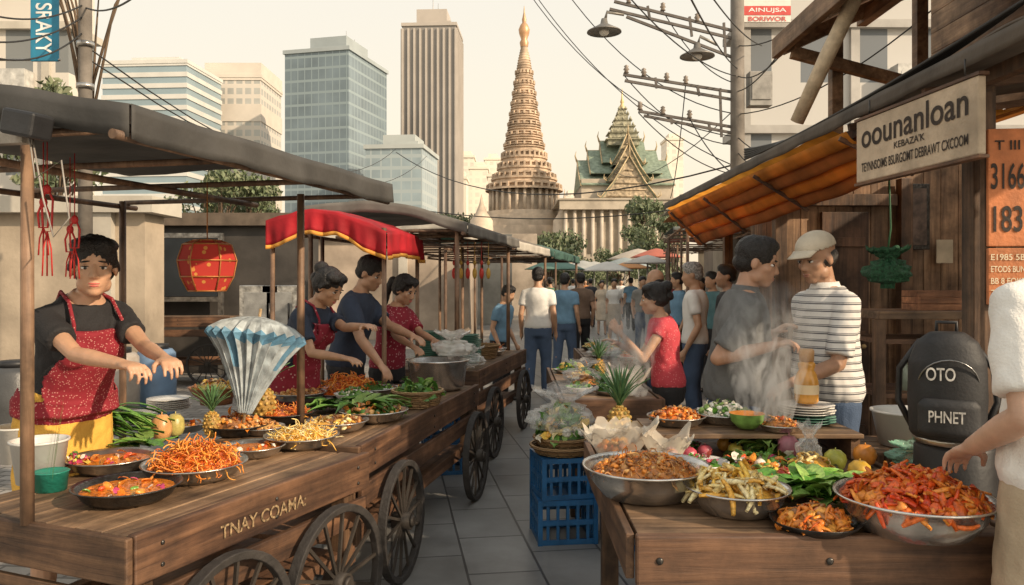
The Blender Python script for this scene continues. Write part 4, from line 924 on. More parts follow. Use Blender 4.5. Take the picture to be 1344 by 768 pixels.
p=spot(284,530,.8); mobj(MB().lathe([(0,0),(.1,0),(.11,.09),(.09,.1),(0,.1)],24),'wooden_stand',CLAY,None,p,label='round wooden stand carrying the snack bowl',cat='stand')
dish(446,463,56,'bowl',CER,['leaf','chunk'],cols=WHI+GN,n=50,pos=on(CB,UB,1.35,.62),R=.13,lab='white ceramic bowl of salad')
dish(110,566,80,'bowl',CLAY,['chunk'],cols=BR,n=40,lab='brown bowl of snacks')
def stack(c,r,n,mat,label,dz=.012):
    m=MB()
    for i in range(n):
        z=i*dz; j=V((rng.uniform(-.004,.004),rng.uniform(-.004,.004),0)); m.lathe([(0,z),(r*.6,z),(r,z+dz*1.1),(r,z+dz*1.3),(r*.6,z+dz*.5),(0,z+dz*.5)],28,c=j)
    return mobj(m,'plate_stack',mat,None,c,label=label,cat='plates',group='stacked plates')
stack(spot(222,538),.13,6,CER,'stack of white plates on the cart'); stack(spot(180,553),.11,4,STEEL,'stack of steel plates on the cart')
GPL=M((.12,.27,.21),.4,0,.2,name='green_melamine')
for a,b,n in((.35,.35,13),(.62,.3,16),(.9,.35,12),(.5,.62,18),(.8,.6,15)): stack(on(CC,UC,a,b,.82),.14,n,GPL,'tall stack of green plates on the cart',.017)
stack(V((1.42,3.84,.921)),.13,3,GPL,'stack of green plates on the riser'); stack(V((1.42,3.84,.962)),.13,4,CER,'stack of white plates above green ones')
def lobj(prof,c,mat,name,label,cat,n=32): return mobj(MB().lathe(prof,n),name,mat,None,c,label=label,cat=cat)
def bucket(c,r,h,mat,label): return lobj([(0,0),(r*.78,0),(r*.98,h*.94),(r*1.04,h*.95),(r*1.04,h),(r*.96,h),(r*.92,h*.9),(r*.74,.01),(0,.01)],c,mat,'bucket',label,'bucket')
PLW=M((.64,.63,.60),.35,0,.08,5,.05,name='white_plastic')
bucket(spot(52,632),.105,.17,PLW,'white plastic bucket on the cart'); bucket(spot(22,606),.09,.16,PLW,'white plastic tub beside bucket')
lobj([(0,0),(.055,0),(.062,.07),(.066,.072),(.06,.075),(.052,.07),(0,.06)],spot(67,643),M((.02,.22,.16),.4,0,.1,name='green_plastic'),'plant_pot','green plastic pot on the cart','pot')
lobj([(0,0),(.17,0),(.2,.03),(.22,.2),(.24,.215),(.24,.225),(.21,.22),(.19,.05),(0,.04)],on(CB,UB,2.05,.25),STEEL,'cooking_pot','large steel cooking pot on the cart','pot')
bucket(V((1.84,3.72,.842)),.15,.16,PLW,'white plastic basin on the side table')
def wicker(cols=((.25,.13,.05),(.55,.36,.18))):
    m,nt,p,N,L=base('wicker'); tc=N.new('ShaderNodeTexCoord'); b=N.new('ShaderNodeTexWave'); b.bands_direction='Z'; b.inputs['Scale'].default_value=30; b.inputs['Distortion'].default_value=3; L.new(tc.outputs['Object'],b.inputs['Vector'])
    r=N.new('ShaderNodeValToRGB'); r.color_ramp.elements[0].color=c4(cols[0]); r.color_ramp.elements[1].color=c4(cols[1]); L.new(b.outputs['Fac'],r.inputs['Fac']); L.new(r.outputs[0],p.inputs['Base Color'])
    bp=N.new('ShaderNodeBump'); bp.inputs['Distance'].default_value=.01; L.new(b.outputs['Fac'],bp.inputs['Height']); L.new(bp.outputs[0],p.inputs['Normal']); p.inputs['Roughness'].default_value=.6; return m
WK=wicker()
def basket(c,r,h,label):
    m=MB(); n=28; rows=max(4,int(h/.014))
    for j in range(rows):
        z=h*j/rows; rr=r*(.82+.18*j/rows); ph=j%2*math.pi
        m.tube([(rr*math.cos(2*math.pi*k/n)*(1+.018*math.cos(k*math.pi+ph)),rr*math.sin(2*math.pi*k/n)*(1+.018*math.cos(k*math.pi+ph)),z+.006) for k in range(n+1)],.007,5,False)
    for k in range(14): a=2*math.pi*k/14; m.tube([(r*.82*math.cos(a),r*.82*math.sin(a),0),(r*math.cos(a),r*math.sin(a),h)],.005,5)
    m.tube([(r*1.01*math.cos(2*math.pi*k/n),r*1.01*math.sin(2*math.pi*k/n),h) for k in range(n+1)],.011,6,False)
    m.lathe([(0,.005),(r*.82,.005),(r*.97,h*.95)],24)
    return mobj(m,'basket',WK,None,c,label=label,cat='basket',group='woven baskets')
basket(on(CB,UB,1.25,.14),.16,.1,'round woven basket on the cart edge'); heap(on(CB,UB,1.25,.14,.87),.14,.05,'leaf',GN,60,.03,'green leaves heaped in the basket')
basket(on(CC,UC,1.2,.3,.82),.2,.13,'woven basket on the third cart')
PSK=island([(.50,.28,.05),(.6,.38,.1),(.38,.22,.05),(.35,.28,.08)],.55,name='pineapple_skin'); PLF=M((.11,.23,.09),.5,0,.3,8,.2,name='pineapple_leaf')
def pineapple(c,s,label):
    t=thing('pineapple',c,label,'pineapple',rng.random()*6,group='pineapples'); m=MB(); m.ell((0,0,.09*s),(.055*s,.055*s,.09*s),None,16,12)
    for j in range(10):
        for k in range(12):
            th=-1.3+2.6*j/9; a=6.283*(k+.5*(j%2))/12; p=V((.055*s*math.cos(th)*math.cos(a),.055*s*math.cos(th)*math.sin(a),.09*s+.09*s*math.sin(th))); m.ell(p,.0095*s*(1 if abs(th)<1 else .7),None,5,4)
    mobj(m,'fruit',PSK,t)
    m=MB()
    for k in range(38):
        a=k*2.4; tl=1-k/44; L=s*(.08+.12*(1-abs(k/38-.5)))
        d=V((math.cos(a),math.sin(a),0)); w=d.cross(V((0,0,1)))*.010*s; vs=[];b=V((0,0,.175*s+.0008*k*s))
        for i in range(6):
            u=i/5; p=b+d*L*(u*.8*tl+.25*tl*u*u)+V((0,0,L*(u*1.1-.35*tl*u*u))); ww=w*(1-u)**.7; vs+=[p-ww+V((0,0,.003*s)),p,p+ww+V((0,0,.003*s))]
        fs=[]
        for i in range(5): fs+=[(i*3,i*3+1,i*3+4,i*3+3),(i*3+1,i*3+2,i*3+5,i*3+4)]
        m.add(vs,fs,True)
    mobj(m,'crown',PLF,t,solid=.0015); return t
pineapple(spot(346,556),1.15,'ripe pineapple with tall crown beside the parasol'); pineapple(spot(278,574),.75,'small pineapple on the cart')
pineapple(V((.53,3.93,.80)),1.05,'pineapple with spiky green crown on the table'); pineapple(V((.72,6.6,.8)),.9,'pineapple among the dishes')
def bundle(c,n,L,w,label,direc,cols=GN,spread=.35,lift=.25,seed=1,name='leafy_greens'):
    rg=random.Random(seed); m=MB(); dr=V(direc).normalized()
    for k in range(n):
        a=rg.gauss(0,spread); d=Matrix.Rotation(a,3,'Z')@dr; side=d.cross(V((0,0,1))); l=L*(.7+.5*rg.random()); b=V((rg.gauss(0,w),rg.gauss(0,w),.01+.04*rg.random())); up=lift*(.3+rg.random()); vs=[];fs=[]
        for i in range(8):
            u=i/7; p=b+d*l*u+V((0,0,l*(up*u*1.6-up*1.3*u*u))); ww=side*w*(math.sin(min(1,.12+u)*math.pi)**.7+.08); r1=V((0,0,w*.35*rg.random()))
            vs+=[p-ww+r1,p-V((0,0,w*.2)),p+ww+r1]
        for i in range(7): fs+=[(i*3,i*3+1,i*3+4,i*3+3),(i*3+1,i*3+2,i*3+5,i*3+4)]
        m.add(vs,fs,True)
    return mobj(m,name,island(cols,.42,name='greens'),None,c,label=label,cat='vegetables')
bundle(spot(104,578),44,.42,.022,'bundle of long green leaves on the cart',(1,-.25,0),cols=[(.10,.26,.04),(.18,.38,.07),(.07,.17,.03),(.28,.46,.12)],spread=.25,lift=.55,seed=3)
bundle(spot(190,590),14,.16,.03,'green cabbage leaves beside the curry bowls',(-1,.3,0),spread=.8,seed=4)
bundle(on(CB,UB,.75,.35),40,.26,.03,'pile of leafy greens beside noodle tray',(1,.2,0),spread=1.2,lift=.5,seed=5)
bundle(on(CB,UB,1.0,.62),30,.24,.035,'banana leaves lining the cart',(.6,-1,0),spread=.8,lift=.4,seed=6)
bundle(spot(67,635,.86),9,.26,.006,'upright lemongrass stems in the green pot',(.1,.1,1),spread=.15,lift=.1,seed=7,name='lemongrass')
bundle(spot(1060,655),34,.22,.045,'crinkled lettuce leaves on the table',(.3,-1,0),cols=[(.12,.31,.04),(.21,.42,.07),(.32,.5,.12)],spread=1.6,lift=.45,seed=8)
bundle(spot(1010,600),24,.16,.03,'fresh herbs spread on the table',(-.3,-1,0),spread=1.8,lift=.5,seed=9)
def fruit(c,r,col,label,name='fruit',sy=1.0,cat='fruit'):
    t=M(col,.32,0,.22,18,.12,120,name='fruit_skin'); m=MB(); m.lathe([(0,.06*r),(.35*r,.0),(.8*r,.35*r),(r,.95*r),(.9*r,1.45*r*sy),(.5*r,1.82*r*sy),(.15*r,1.86*r*sy),(0,1.78*r*sy)],20)
    m.tube([(0,0,1.75*r*sy),(.05*r,0,2.05*r*sy)],[.07*r,.05*r],6); return mobj(m,name,t,None,c,label=label,cat=cat)
fruit(spot(1096,618),.048,(.5,.5,.08),'yellow-green mango on the table','mango'); fruit(spot(1135,612),.05,(.75,.28,.04),'orange ripe fruit on the table','orange')
fruit(spot(1035,606),.05,(.35,.13,.16),'purple fig-like fruit on the table','fig',1.25); fruit(spot(1128,632),.045,(.7,.42,.05),'ripe yellow fruit on the table','mango')
fruit(spot(1030,632),.03,(.6,.07,.04),'small red tomato among herbs','tomato')
fruit(spot(212,578),.052,(.66,.34,.13),'peach coloured pear on the cart','pear',1.35); fruit(spot(230,573),.047,(.5,.42,.13),'green-brown pear on the cart','pear',1.35); fruit(spot(190,568),.042,(.25,.36,.08),'green guava on the cart','guava')
for k,(px,py,col) in enumerate(((965,600,(.65,.55,.1)),(985,598,(.2,.34,.07)),(950,592,(.7,.35,.06)),(1012,594,(.3,.4,.1)),(925,602,(.65,.14,.18)),(905,606,(.6,.1,.14)),(880,606,(.65,.16,.2)),(895,592,(.75,.55,.12)))): fruit(spot(px,py),.034,col,'small ripe fruit among the vegetables','fruit')
def melon(c,r,label):
    t=thing('cut_melon',c,label,'melon'); m=MB(); m.lathe([(0,0),(.5*r,.1*r),(.9*r,.5*r),(r,.95*r)],28); mobj(m,'rind',M((.18,.35,.08),.4,0,.3,30,.2,name='melon_rind'),t)
    m=MB(); m.lathe([(r,.952*r),(.75*r,.93*r),(.5*r,.6*r),(0,.5*r)],28); mobj(m,'flesh',M((.82,.30,.05),.35,0,.15,20,.2,name='melon_flesh'),t)
melon(spot(962,584),.095,'halved orange-fleshed melon with green rind'); melon(spot(1003,582),.085,'halved papaya beside the melon'); melon(V((1.08,3.66,.921)),.08,'cut melon on the riser')
heap(spot(1000,612),.17,.035,['leaf','chunk','slice'],MX+GN,170,.022,'mixed cut vegetables and chillies spread out'); heap(spot(890,590),.12,.03,['chunk','leaf'],PK+GN,80,.02,'pink radishes and herbs in a pile')
dish(1200,652,200,'basin',STEEL,['strip','slice','chunk','strip'],Hh=.095,n=420,s=.028,cols=RE+OR[:3],lab='large steel basin at the table corner',flabel='high heap of red-orange spiced seafood')
dish(968,640,136,'basin',STEEL,'strip',Hh=.055,n=110,s=.034,cols=YE,lab='steel basin of yellow fruit strips',flabel='yellow mango strips heaped up')
dish(1070,682,116,'tray',IRON,['strip','chunk'],Hh=.05,n=110,s=.020,cols=OR+BR[:1],lab='dark plate of fried meat strips',flabel='golden-orange fried meat pieces')
dish(848,612,168,'basin',STEEL,['shred','chunk','noodle'],Hh=.07,n=640,s=.012,cols=BR+OR[:2],lab='wide steel basin of fried rice',flabel='brown fried rice noodles heaped up')
dish(0,0,0,'pan',STEEL,['leaf','chunk'],Hh=.06,n=90,cols=GN+WHI,pos=(1.02,3.85,.921),R=.15,lab='steel pan of papaya salad')
dish(0,0,0,'pan',STEEL2,['chunk','slice'],Hh=.05,n=120,cols=BR+OR,pos=(.78,3.78,.921),R=.14,lab='steel pan of grilled meat')
dish(0,0,0,'tray',CER,['chunk','leaf'],Hh=.03,n=60,cols=PK+GN,pos=(.80,3.42,.8),R=.13,lab='white plate of pink salad')
dish(0,0,0,'pan',STEEL,['chunk','noodle'],Hh=.04,n=80,cols=OR+BR,pos=(1.22,3.62,.921),R=.10,lab='small steel pan of curry noodles')
c=V((1.42,3.84,1.017)); t=thing('sauce_jar',c,'amber glass jar with brown lid on stacked plates','jar')
m=MB(); m.lathe([(0,0),(.050,0),(.056,.015),(.057,.10),(.046,.14),(.034,.16),(.040,.175),(.041,.19),(.030,.20),(0,.20)],24); mobj(m,'glass',M((.70,.34,.07),.12,0,.25,14,0,name='amber_glass'),t)
m=MB(); m.lathe([(0,.20),(.034,.20),(.036,.25),(.030,.26),(0,.26)],20); mobj(m,'lid',M((.55,.32,.15),.5,0,.1,name='brown_lid'),t)
m=MB(); m.lathe([(.0575,.045),(.0575,.09)],24); mobj(m,'label_band',M((.75,.6,.38),.6,0,.1,name='paper_label'),t)
def bag(c,r,h,label,mat=None,seed=0,name='plastic_bag'):
    def f(a,b):
        t=a*6.2832; pr=[.3,.85,1.0,.95,.7,.35,.55,.9][min(7,int(b*7.999))]; q=noise.noise(V((math.cos(t)*2.2,math.sin(t)*2.2,b*3+seed*7)))+.5*noise.noise(V((math.cos(t)*6,math.sin(t)*6,b*7+seed))); rr=r*pr*(1+.35*q)
        return (rr*math.cos(t),rr*math.sin(t),h*b*(1+.15*q)+.002)
    return mobj(MB().grid(f,48,24),name,mat or FILM,None,c,label=label,cat='bag',group='plastic bags')
def wrap(c,r,h,label,seed=0,mat=None):
    def f(a,b):
        t=a*6.2832; q=noise.noise(V((math.cos(t)*1.8+seed,math.sin(t)*1.8,b*2)))+.4*noise.noise(V((math.cos(t)*6+seed,math.sin(t)*6,b*5))); rr=r*(.25+.85*b)*(1+.3*q*b); return(rr*math.cos(t),rr*math.sin(t),h*b*(1+.55*q)+.002)
    return mobj(MB().grid(f,64,14),'paper_wrap',mat or film('waxed_paper',.65,(.74,.67,.56)),None,c,label=label,cat='wrapping')
wrap(V((.46,3.50,.8)),.16,.17,'translucent waxed paper opened like a cone',2); wrap(V((.66,3.42,.8)),.11,.14,'crumpled waxed paper beside dishes',5)
heap(V((.46,3.50,.86)),.09,.04,['chunk','shred'],OR+BR,60,.02,'snack pieces inside waxed paper')
bag(spot(1062,618),.05,.2,'clear plastic bag standing on the table',seed=3); bag(spot(1195,612),.09,.1,'pale green plastic bag on the table',film('green_film',.6,(.3,.6,.45)),4)
bag(on(CB,UB,2.3,.2,1.0),.15,.22,'white plastic bag stuffed above the pot',film('white_film',.7,(.8,.78,.74)),6); bag(on(CC,UC,.2,.15,.82),.14,.2,'clear plastic bag on the third cart',seed=8)
CRB=M((.015,.105,.26),.4,0,.2,8,.1,name='blue_plastic')
def crate(c,w,h,rot,label):
    t=thing('plastic_crate',c,label,'crate',rot,group='blue plastic crates'); m=MB(); a=w/2
    for sx,sy in((1,1),(1,-1),(-1,1),(-1,-1)): m.bb((sx*a-.014*(1+sx),sy*a-.014*(1+sy),0),(sx*a+.014*(1-sx),sy*a+.014*(1-sy),h))
    for z in(0,h*.44,h*.88):
        for s_ in(1,-1): m.bb((-a+.029,s_*(a-.012)-.007,z+.001),(a-.029,s_*(a-.012)+.007,z+h*.12)); m.bb((s_*(a-.012)-.007,-a+.029,z+.001),(s_*(a-.012)+.007,a-.029,z+h*.12))
    for k in range(1,6):
        x=-a+w*k/6
        for s_ in(1,-1): m.bb((x-.009,s_*(a-.014)-.0045,.004),(x+.009,s_*(a-.014)+.0045,h*.95)); m.bb((s_*(a-.014)-.0045,x-.009,.004),(s_*(a-.014)+.0045,x+.009,h*.95))
    mobj(m,'frame',CRB,t); m=MB(); m.bb((-a+.02,-a+.02,h-.012),(a-.02,a-.02,h-.002)); mobj(m,'top',CRB,t); return t
crate(V((.32,5.02,0)),.37,.27,.12,'blue plastic crate at the bottom of a stack'); crate(V((.32,5.02,.272)),.35,.25,.2,'blue plastic crate stacked under woven trays'); crate(V((.74,4.9,0)),.36,.27,.0,'blue plastic crate under the table'); crate(V((.74,4.9,.272)),.36,.15,.05,'blue plastic crate stacked behind the basin')
for z in(.525,.575): basket(V((.32,5.02,z)),.2-.02*(z>.55),.05,'shallow woven tray on blue crates')
bag(V((.32,5.02,.63)),.20,.30,'clear bag over a bowl of greens',seed=11); heap(V((.32,5.02,.64)),.17,.14,['leaf','chunk'],YE+GN+WHI,150,.035,'yellow and green vegetables in a clear bag')
crate(on(CC,UC,-.25,.25,0),.36,.27,.2,'blue plastic crate beside the cart wheel'); crate(on(CC,UC,-.25,.25,.272),.36,.27,.15,'blue plastic crate stacked beside the cart'); 
kinds=[('noodle',OR),(['chunk','leaf'],MX),('chunk',BR),(['leaf'],GN),('slice',YE),(['chunk','shred'],RE),('noodle',YE)]
def scatter(x0,y0,x1,y1,n,seed,R=(.1,.17)):
    rg=random.Random(seed); pl=[]
    for k in range(400):
        r=rg.uniform(*R); x=rg.uniform(x0+r,x1-r); y=rg.uniform(y0+r,y1-r)
        if all((x-a)**2+(y-b)**2>(r+c_)**2 for a,b,c_ in pl): pl.append((x,y,r))
        if len(pl)>=n: break
    for x,y,r in pl:
        kd,cl=rg.choice(kinds); mt=rg.choice([STEEL,IRON,CER,STEEL2,STEEL]); dish(0,0,0,rg.choice(['pan','tray','pan','bowl']),mt,kd,cols=cl,n=45,s=r*.16,Hh=r*rg.uniform(.25,.6),pos=(x,y,.801),R=r,lab='dish of street food on the market table')
scatter(.36,5.42,1.0,7.35,14,3); scatter(.78,7.95,1.38,9.55,9,4); scatter(1.05,3.2,1.5,3.53,3,9,(.09,.13)); scatter(.95,2.95,1.2,3.2,1,2,(.08,.1))
for a,b,kd,cl,r in((.2,.65,'chunk',BR,.12),(1.55,.2,'noodle',OR,.13),(1.7,.6,['leaf'],GN,.14),(.25,.35,'noodle',YE,.12)): p=on(CB,UB,a,b); dish(0,0,0,'pan',STEEL2,kd,cols=cl,n=60,pos=p,R=r,lab='steel pan of food on the second cart')
for a,b in((1.5,.25),(1.85,.3),(1.6,.65),(2.0,.65)): p=on(CC,UC,a,b,.821); dish(0,0,0,'pan',STEEL,rng.choice(['chunk','noodle']),cols=rng.choice([OR,MX,BR]),n=40,pos=p,R=.15,lab='steel pan of food on the third cart')
for k in range(9): fruit(V((.46+.07*(k%3),7.0+.08*(k//3),.8)),.04,(.78,.5,.08),'yellow fruit piled on the market table','mango')
bag(V((.54,6.1,.8)),.14,.2,'clear plastic bag among the dishes',seed=13); bag(V((.95,8.3,.8)),.16,.2,'clear plastic bag further down the table',seed=15)
wrap(V((.82,5.6,.8)),.13,.16,'paper wrap opened on the table',8)
# half-folded parasol, leaning a little
c=V((-1.40,4.12,.8)); t=thing('paper_parasol',c,'pale blue and white pleated parasol standing half folded','parasol',.4); t.rotation_euler=(rad(-7),rad(9),.4); n=24
PRF=[(.035,.12),(.06,.19),(.095,.27),(.135,.35),(.18,.43),(.225,.49),(.25,.515),(.235,.545),(.18,.585),(.11,.61),(.03,.625)]
m=MB(); mis=[]
for k in range(n):
    a0=6.2832*k/n;a1=6.2832*(k+1)/n;am=(a0+a1)/2; rows=[]
    for j,(r,z) in enumerate(PRF):
        dp=.70+.06*noise.noise(V((k*1.7,j*.4,0))) if j<7 else .92
        for aa,kk,dz in((a0,1,0),(am,dp,-.02 if 4<j<8 else 0),(a1,1,0)): rows.append((r*kk*math.cos(aa)*1.05,r*kk*.75*math.sin(aa),z+dz))
    fs=[]
    for j in range(10):
        fs+=[(j*3,j*3+1,j*3+4,j*3+3),(j*3+1,j*3+2,j*3+5,j*3+4)]; mis+=[1 if (j in(5,6) or (k in(3,9,15,21) and 2<j<5)) else 0]*2
    m.add(rows,fs,False,0)
m.mi=mis
mobj(m,'canopy',[M((.52,.58,.61),.7,0,.35,14,.3,30,trans=.25,name='pale_blue_paper'),M((.12,.27,.40),.6,0,.25,14,name='blue_paper')],t,solid=.0015)
m=MB(); m.cyl((0,0,0),(0,0,.67),.008); mobj(m,'shaft',BAMB,t)
c=pt(272,350,3.95); t=thing('red_lantern',c,'red and gold paper lantern hanging from the canopy','lantern',.3); m=MB(); R_=[(.0,.13),(.06,.13),(.11,.11),(.135,.03),(.12,-.05),(.085,-.12),(.0,-.12)]; m.lathe(R_,6,sm=False); 
mobj(m,'shade',dots((.46,.035,.025),(.58,.26,.06),26,.26,'red_paper'),t)
m=MB()
for k in range(6):
    a=6.2832*k/6; m.tube([((r+.004)*math.cos(a),(r+.004)*math.sin(a),z) for r,z in R_[1:-1]],.0035,5)
for r,z in R_[1:-1]: m.tube([((r+.003)*math.cos(6.2832*k/6),(r+.003)*math.sin(6.2832*k/6),z) for k in range(7)],.004,5)
m.cyl((0,0,.13),(0,0,.42),.003)
mobj(m,'gold_frame',M((.45,.18,.05),.5,.3,.2,name='gold_trim'),t)
for px,py,d,L in((62,245,2.85,.32),(98,285,3.1,.24),(92,298,3.2,.2),(57,262,2.85,.2)):
    c=pt(px,py,d); t=thing('hanging_tassel',c,'red cord tassel charm hanging from canopy','tassel',group='red hanging tassels'); m=MB(); m.cyl((0,0,0),(0,0,2.1-c.z),.002,.002,5)
    m.ell((0,0,-.01),(.014,.014,.018),None,8,6); m.tube([(0,0,0),(.02,0,-.05),(.015,0,-L*.5),(-.015,0,-L*.5),(-.02,0,-.05),(0,0,0)],.004,5)
    mobj(m,'cord',M((.50,.025,.025),.6,0,.2,name='red_cord'),t)
    m=MB()
    for k in range(12): a=k*2.1; m.tube([(0,0,-L*.5),(.014*math.cos(a),.014*math.sin(a),-L*.7),(.018*math.cos(a),.018*math.sin(a),-L)],.0028,4)
    mobj(m,'tassel_threads',M((.55,.03,.025),.6,0,.2,name='red_thread'),t)
for k in range(6):
    c=pt(596+k*9,352,7.6); m=MB(); m.tube([(0,0,.0),(0,0,.25)],.003,4); m.ell((0,0,-.05),(.022,.022,.055),None,8,6); m.ell((0,0,.05),(.016,.016,.025),None,8,6); mobj(m,'hanging_charm',M(((.5,.03,.02),(.5,.3,.05))[k%2],.5,0,.3,name='charm'),None,c,label='small red and gold charm under the canopy',cat='charm',group='hanging charms')
cart((-5.9,12.2),(.98,.12),1.5,.8,1.05,(.4,1.2),'dark cart standing on the cobbled plaza'); 
for k,(px,w) in enumerate(((345,.45),(372,.4))):
    t=thing('steel_cabinet',(bx(px,11.5),11.5,0),'grey steel food cabinet beside the kiosk','cabinet',group='steel cabinets'); m=MB(); m.bb((-w/2-.05,-.2,0),(w/2+.05,.25,1.55)); mobj(m,'body',STEEL2,t,bev=.01); m=MB(); m.bb((-w/2+.02,-.215,.8),(w/2-.02,-.203,1.45)); dd_=mobj(m,'door',M((.35,.34,.32),.4,.6,.3,5,name='dull_steel'),t,bev=.004); m=MB(); m.cyl((w/2-.06,-.24,1.0),(w/2-.06,-.24,1.3),.012); mobj(m,'handle',IRON,dd_)
for px,d,col in((205,9.5,(.16,.25,.38)),(155,9.0,(.38,.33,.28)),(20,7.5,(.06,.06,.06))):
    t=thing('water_barrel',(bx(px,d),d,0),'plastic storage barrel on the plaza','barrel',group='plastic barrels'); m=MB(); m.lathe([(0,0),(.2,0),(.22,.05),(.23,.4),(.22,.75),(.18,.8),(0,.8)],24); mobj(m,'body',M(col,.4,0,.15,name='barrel_plastic'),t); m=MB(); m.lathe([(0,.801),(.14,.801),(.14,.86),(0,.86)],20); mobj(m,'lid',DARK,t)

# ---------------------------------------------------------------- right shop
SH=thing('wooden_shop',(1.9,2.9,0),'open-fronted wooden shop with plank walls and roof beams','shop')
def LS(x,y,z): return(x-1.9,y-2.9,z)
m=MB(); x=2.35
while x<5.2: m.bb(LS(x,6.9,0),LS(x+.148,6.95,2.75)); x+=.152
y=6.96
while y<9.8: m.bb(LS(2.95,y,0),LS(3.0,y+.148,2.55)); y+=.152
m.bb(LS(4.9,2.2,0),LS(4.95,6.9,3.4))
mobj(m,'wall',wood((.13,.072,.04),(.40,.25,.145),2,name='shop_planks'),SH,bev=.003)
for x,y in((2.3,6.85),(2.6,9.6),(3.35,6.8),(2.12,3.62)): m=MB(); m.bb(LS(x-.05,y-.05,0),LS(x+.05,y+.05,2.48)); mobj(m,'post',W_V,SH,bev=.005)
m=MB(); m.beam(LS(1.98,2.7,2.45),LS(1.98,9.6,2.45),.05,.06); mobj(m,'eave_beam',W_V,SH,bev=.005)
m=MB(); m.beam(LS(2.36,6.83,2.3),LS(3.29,6.83,2.3),.08,.1); mobj(m,'lintel',W_V,SH,bev=.005)
m=MB(); m.bb(LS(2.66,6.83,.05),LS(3.06,6.88,2.2)); 
for z in(.3,1.1,1.9): m.bb(LS(2.7,6.80,z),LS(3.02,6.828,z+.08))
dr=mobj(m,'door',wood((.045,.022,.013),(.16,.085,.047),2,name='door_wood'),SH,bev=.004); m=MB(); m.ell(LS(3.0,6.79,1.05),(.02,.03,.02),None,8,6); mobj(m,'handle',GOLD,dr)
AW=M((.11,.09,.072),.8,0,.3,3,.4,10,name='weathered_awning',dirt=.3); ORA=M((.90,.36,.05),.7,0,.25,3,.3,14,trans=.55,name='orange_canvas'); ORB=M((.55,.20,.045),.7,0,.25,3,.3,14,trans=.45,name='brown_orange_canvas')
def aw(u,v,dz): 
    yy_=2.65+u*2.0; xx_=1.84+v*1.4; return LS(xx_,yy_,2.50+v*.22+dz+.012*math.sin(u*12)*(1-v)+.012*noise.noise(V((xx_*3,yy_*2,0))))
mobj(MB().grid(lambda u,v:aw(u,v,.03),30,8),'awning',AW,SH,solid=.012)
m=MB(); 
for k in range(6):
    m.grid(lambda u,v,k=k:LS(1.87+(k+v)*.235,4.66+u*4.95,2.485+(k+v)*.036-.045*math.sin(v*math.pi)+.01*noise.noise(V((u*9,v*2,k)))),40,6,mi=0 if k%2==0 else 1)
mobj(m,'awning_lining',[ORA,ORB],SH)
def DP(u,b): 
    return LS(1.865+.40*b+.010*math.sin(u*40)*b,4.45+u*5.1,2.44-(.20+.20*u)*b-.035*math.sin((b*4)%1*math.pi)+.006*math.sin(u*23)*b)
for k in range(4):
    mobj(MB().grid(lambda u,v,k=k:DP(u,(k+v*.94)/4),60,5),'awning_drape',ORA if k%2==0 else ORB,SH,solid=.003)
m=MB(); m.grid(lambda u,v:LS(1.835+.004*math.sin(u*50)*v,2.65+u*6.95,2.545-.075*v+.004*math.sin(u*60)*v),80,3); mobj(m,'awning_valance',AW,SH,solid=.008)
for k in range(4): yy_=4.5+k*1.6; u=(yy_-4.45)/5.1; m=MB(); m.beam(LS(1.85,yy_,2.41),LS(2.27,yy_,2.21-.2*u),.018,.025); mobj(m,'awning_rib',W_DK,SH)
for k in range(3): yy_=2.8+k*.8; m=MB(); m.beam(LS(1.86,yy_,2.455),LS(3.25,yy_,2.65),.03,.035); mobj(m,'awning_rib',W_DK,SH)
m=MB(); z=2.76
while z<4.4: m.bb(LS(3.26,2.0,z),LS(3.30,6.2,z+.15)); z+=.153
mobj(m,'upper_wall',wood((.17,.10,.055),(.44,.29,.17),1,name='upper_planks'),SH,bev=.003)
m=MB(); k=0
while k<12:
    m.add([LS(1.92+k*.12,2.2,3.35+k*.055),LS(1.92+k*.12+.115,2.2,3.35+k*.055+.05),LS(1.92+k*.12+.115,5.7,3.35+k*.055+.05),LS(1.92+k*.12,5.7,3.35+k*.055)],[(0,1,2,3)]); k+=1
mobj(m,'upper_roof',wood((.46,.31,.19),(.78,.60,.41),1,name='roof_boards'),SH,solid=.03)
for a,b,w_,h_ in [((1.9,yy_,3.24),(3.4,yy_,3.93),.06,.09) for yy_ in(2.4,3.2,4.0,4.8,5.6)]+[((1.9,2.2,3.28),(1.9,5.75,3.28),.05,.14),((2.5,2.2,3.47),(2.5,5.7,3.47),.07,.09),((2.3,5.66,2.6),(2.3,5.66,3.42),.08,.08),((2.9,5.66,2.7),(2.9,5.66,3.68),.08,.08),((1.95,5.55,3.2),(2.9,5.55,2.95),.06,.08),((2.1,4.1,3.2),(3.25,4.1,3.0),.06,.08)]:
    m=MB(); m.beam(LS(*a),LS(*b),w_,h_); mobj(m,'roof_beam',wood((.16,.09,.05),(.42,.27,.16),1,name='beam_wood'),SH,bev=.004)
a=pt(1128,-15,4.7);b=pt(1046,160,5.1); m=MB(); m.tube([V((0,0,0)),(b-a)*.5+V((0,0,.01)),b-a],[.045,.047,.043],14); mobj(m,'rolled_blind',M((.64,.52,.37),.7,0,.15,20,.3,name='bamboo_blind'),None,a,label='rolled bamboo blind slung under the eaves',cat='blind')
a=V((1.765,4.05,0)); b=V((1.84,3.12,0)); dv=(b-a); ang=math.atan2(dv.y,dv.x)
t=thing('shop_sign',(a.x,a.y,2.10),'weathered cream wooden shop sign with black lettering','sign',ang)
L_=dv.length; m=MB(); m.bb((0,-.015,0),(L_,.02,.31)); mobj(m,'board',M((.60,.48,.35),.75,0,.16,5,.3,25,name='cream_board',dirt=.4),t,bev=.006)
for z in(-.014,.311): m=MB(); m.bb((-.012,-.02,z),(L_+.012,.024,z+.013)); mobj(m,'frame',W_DK,t)
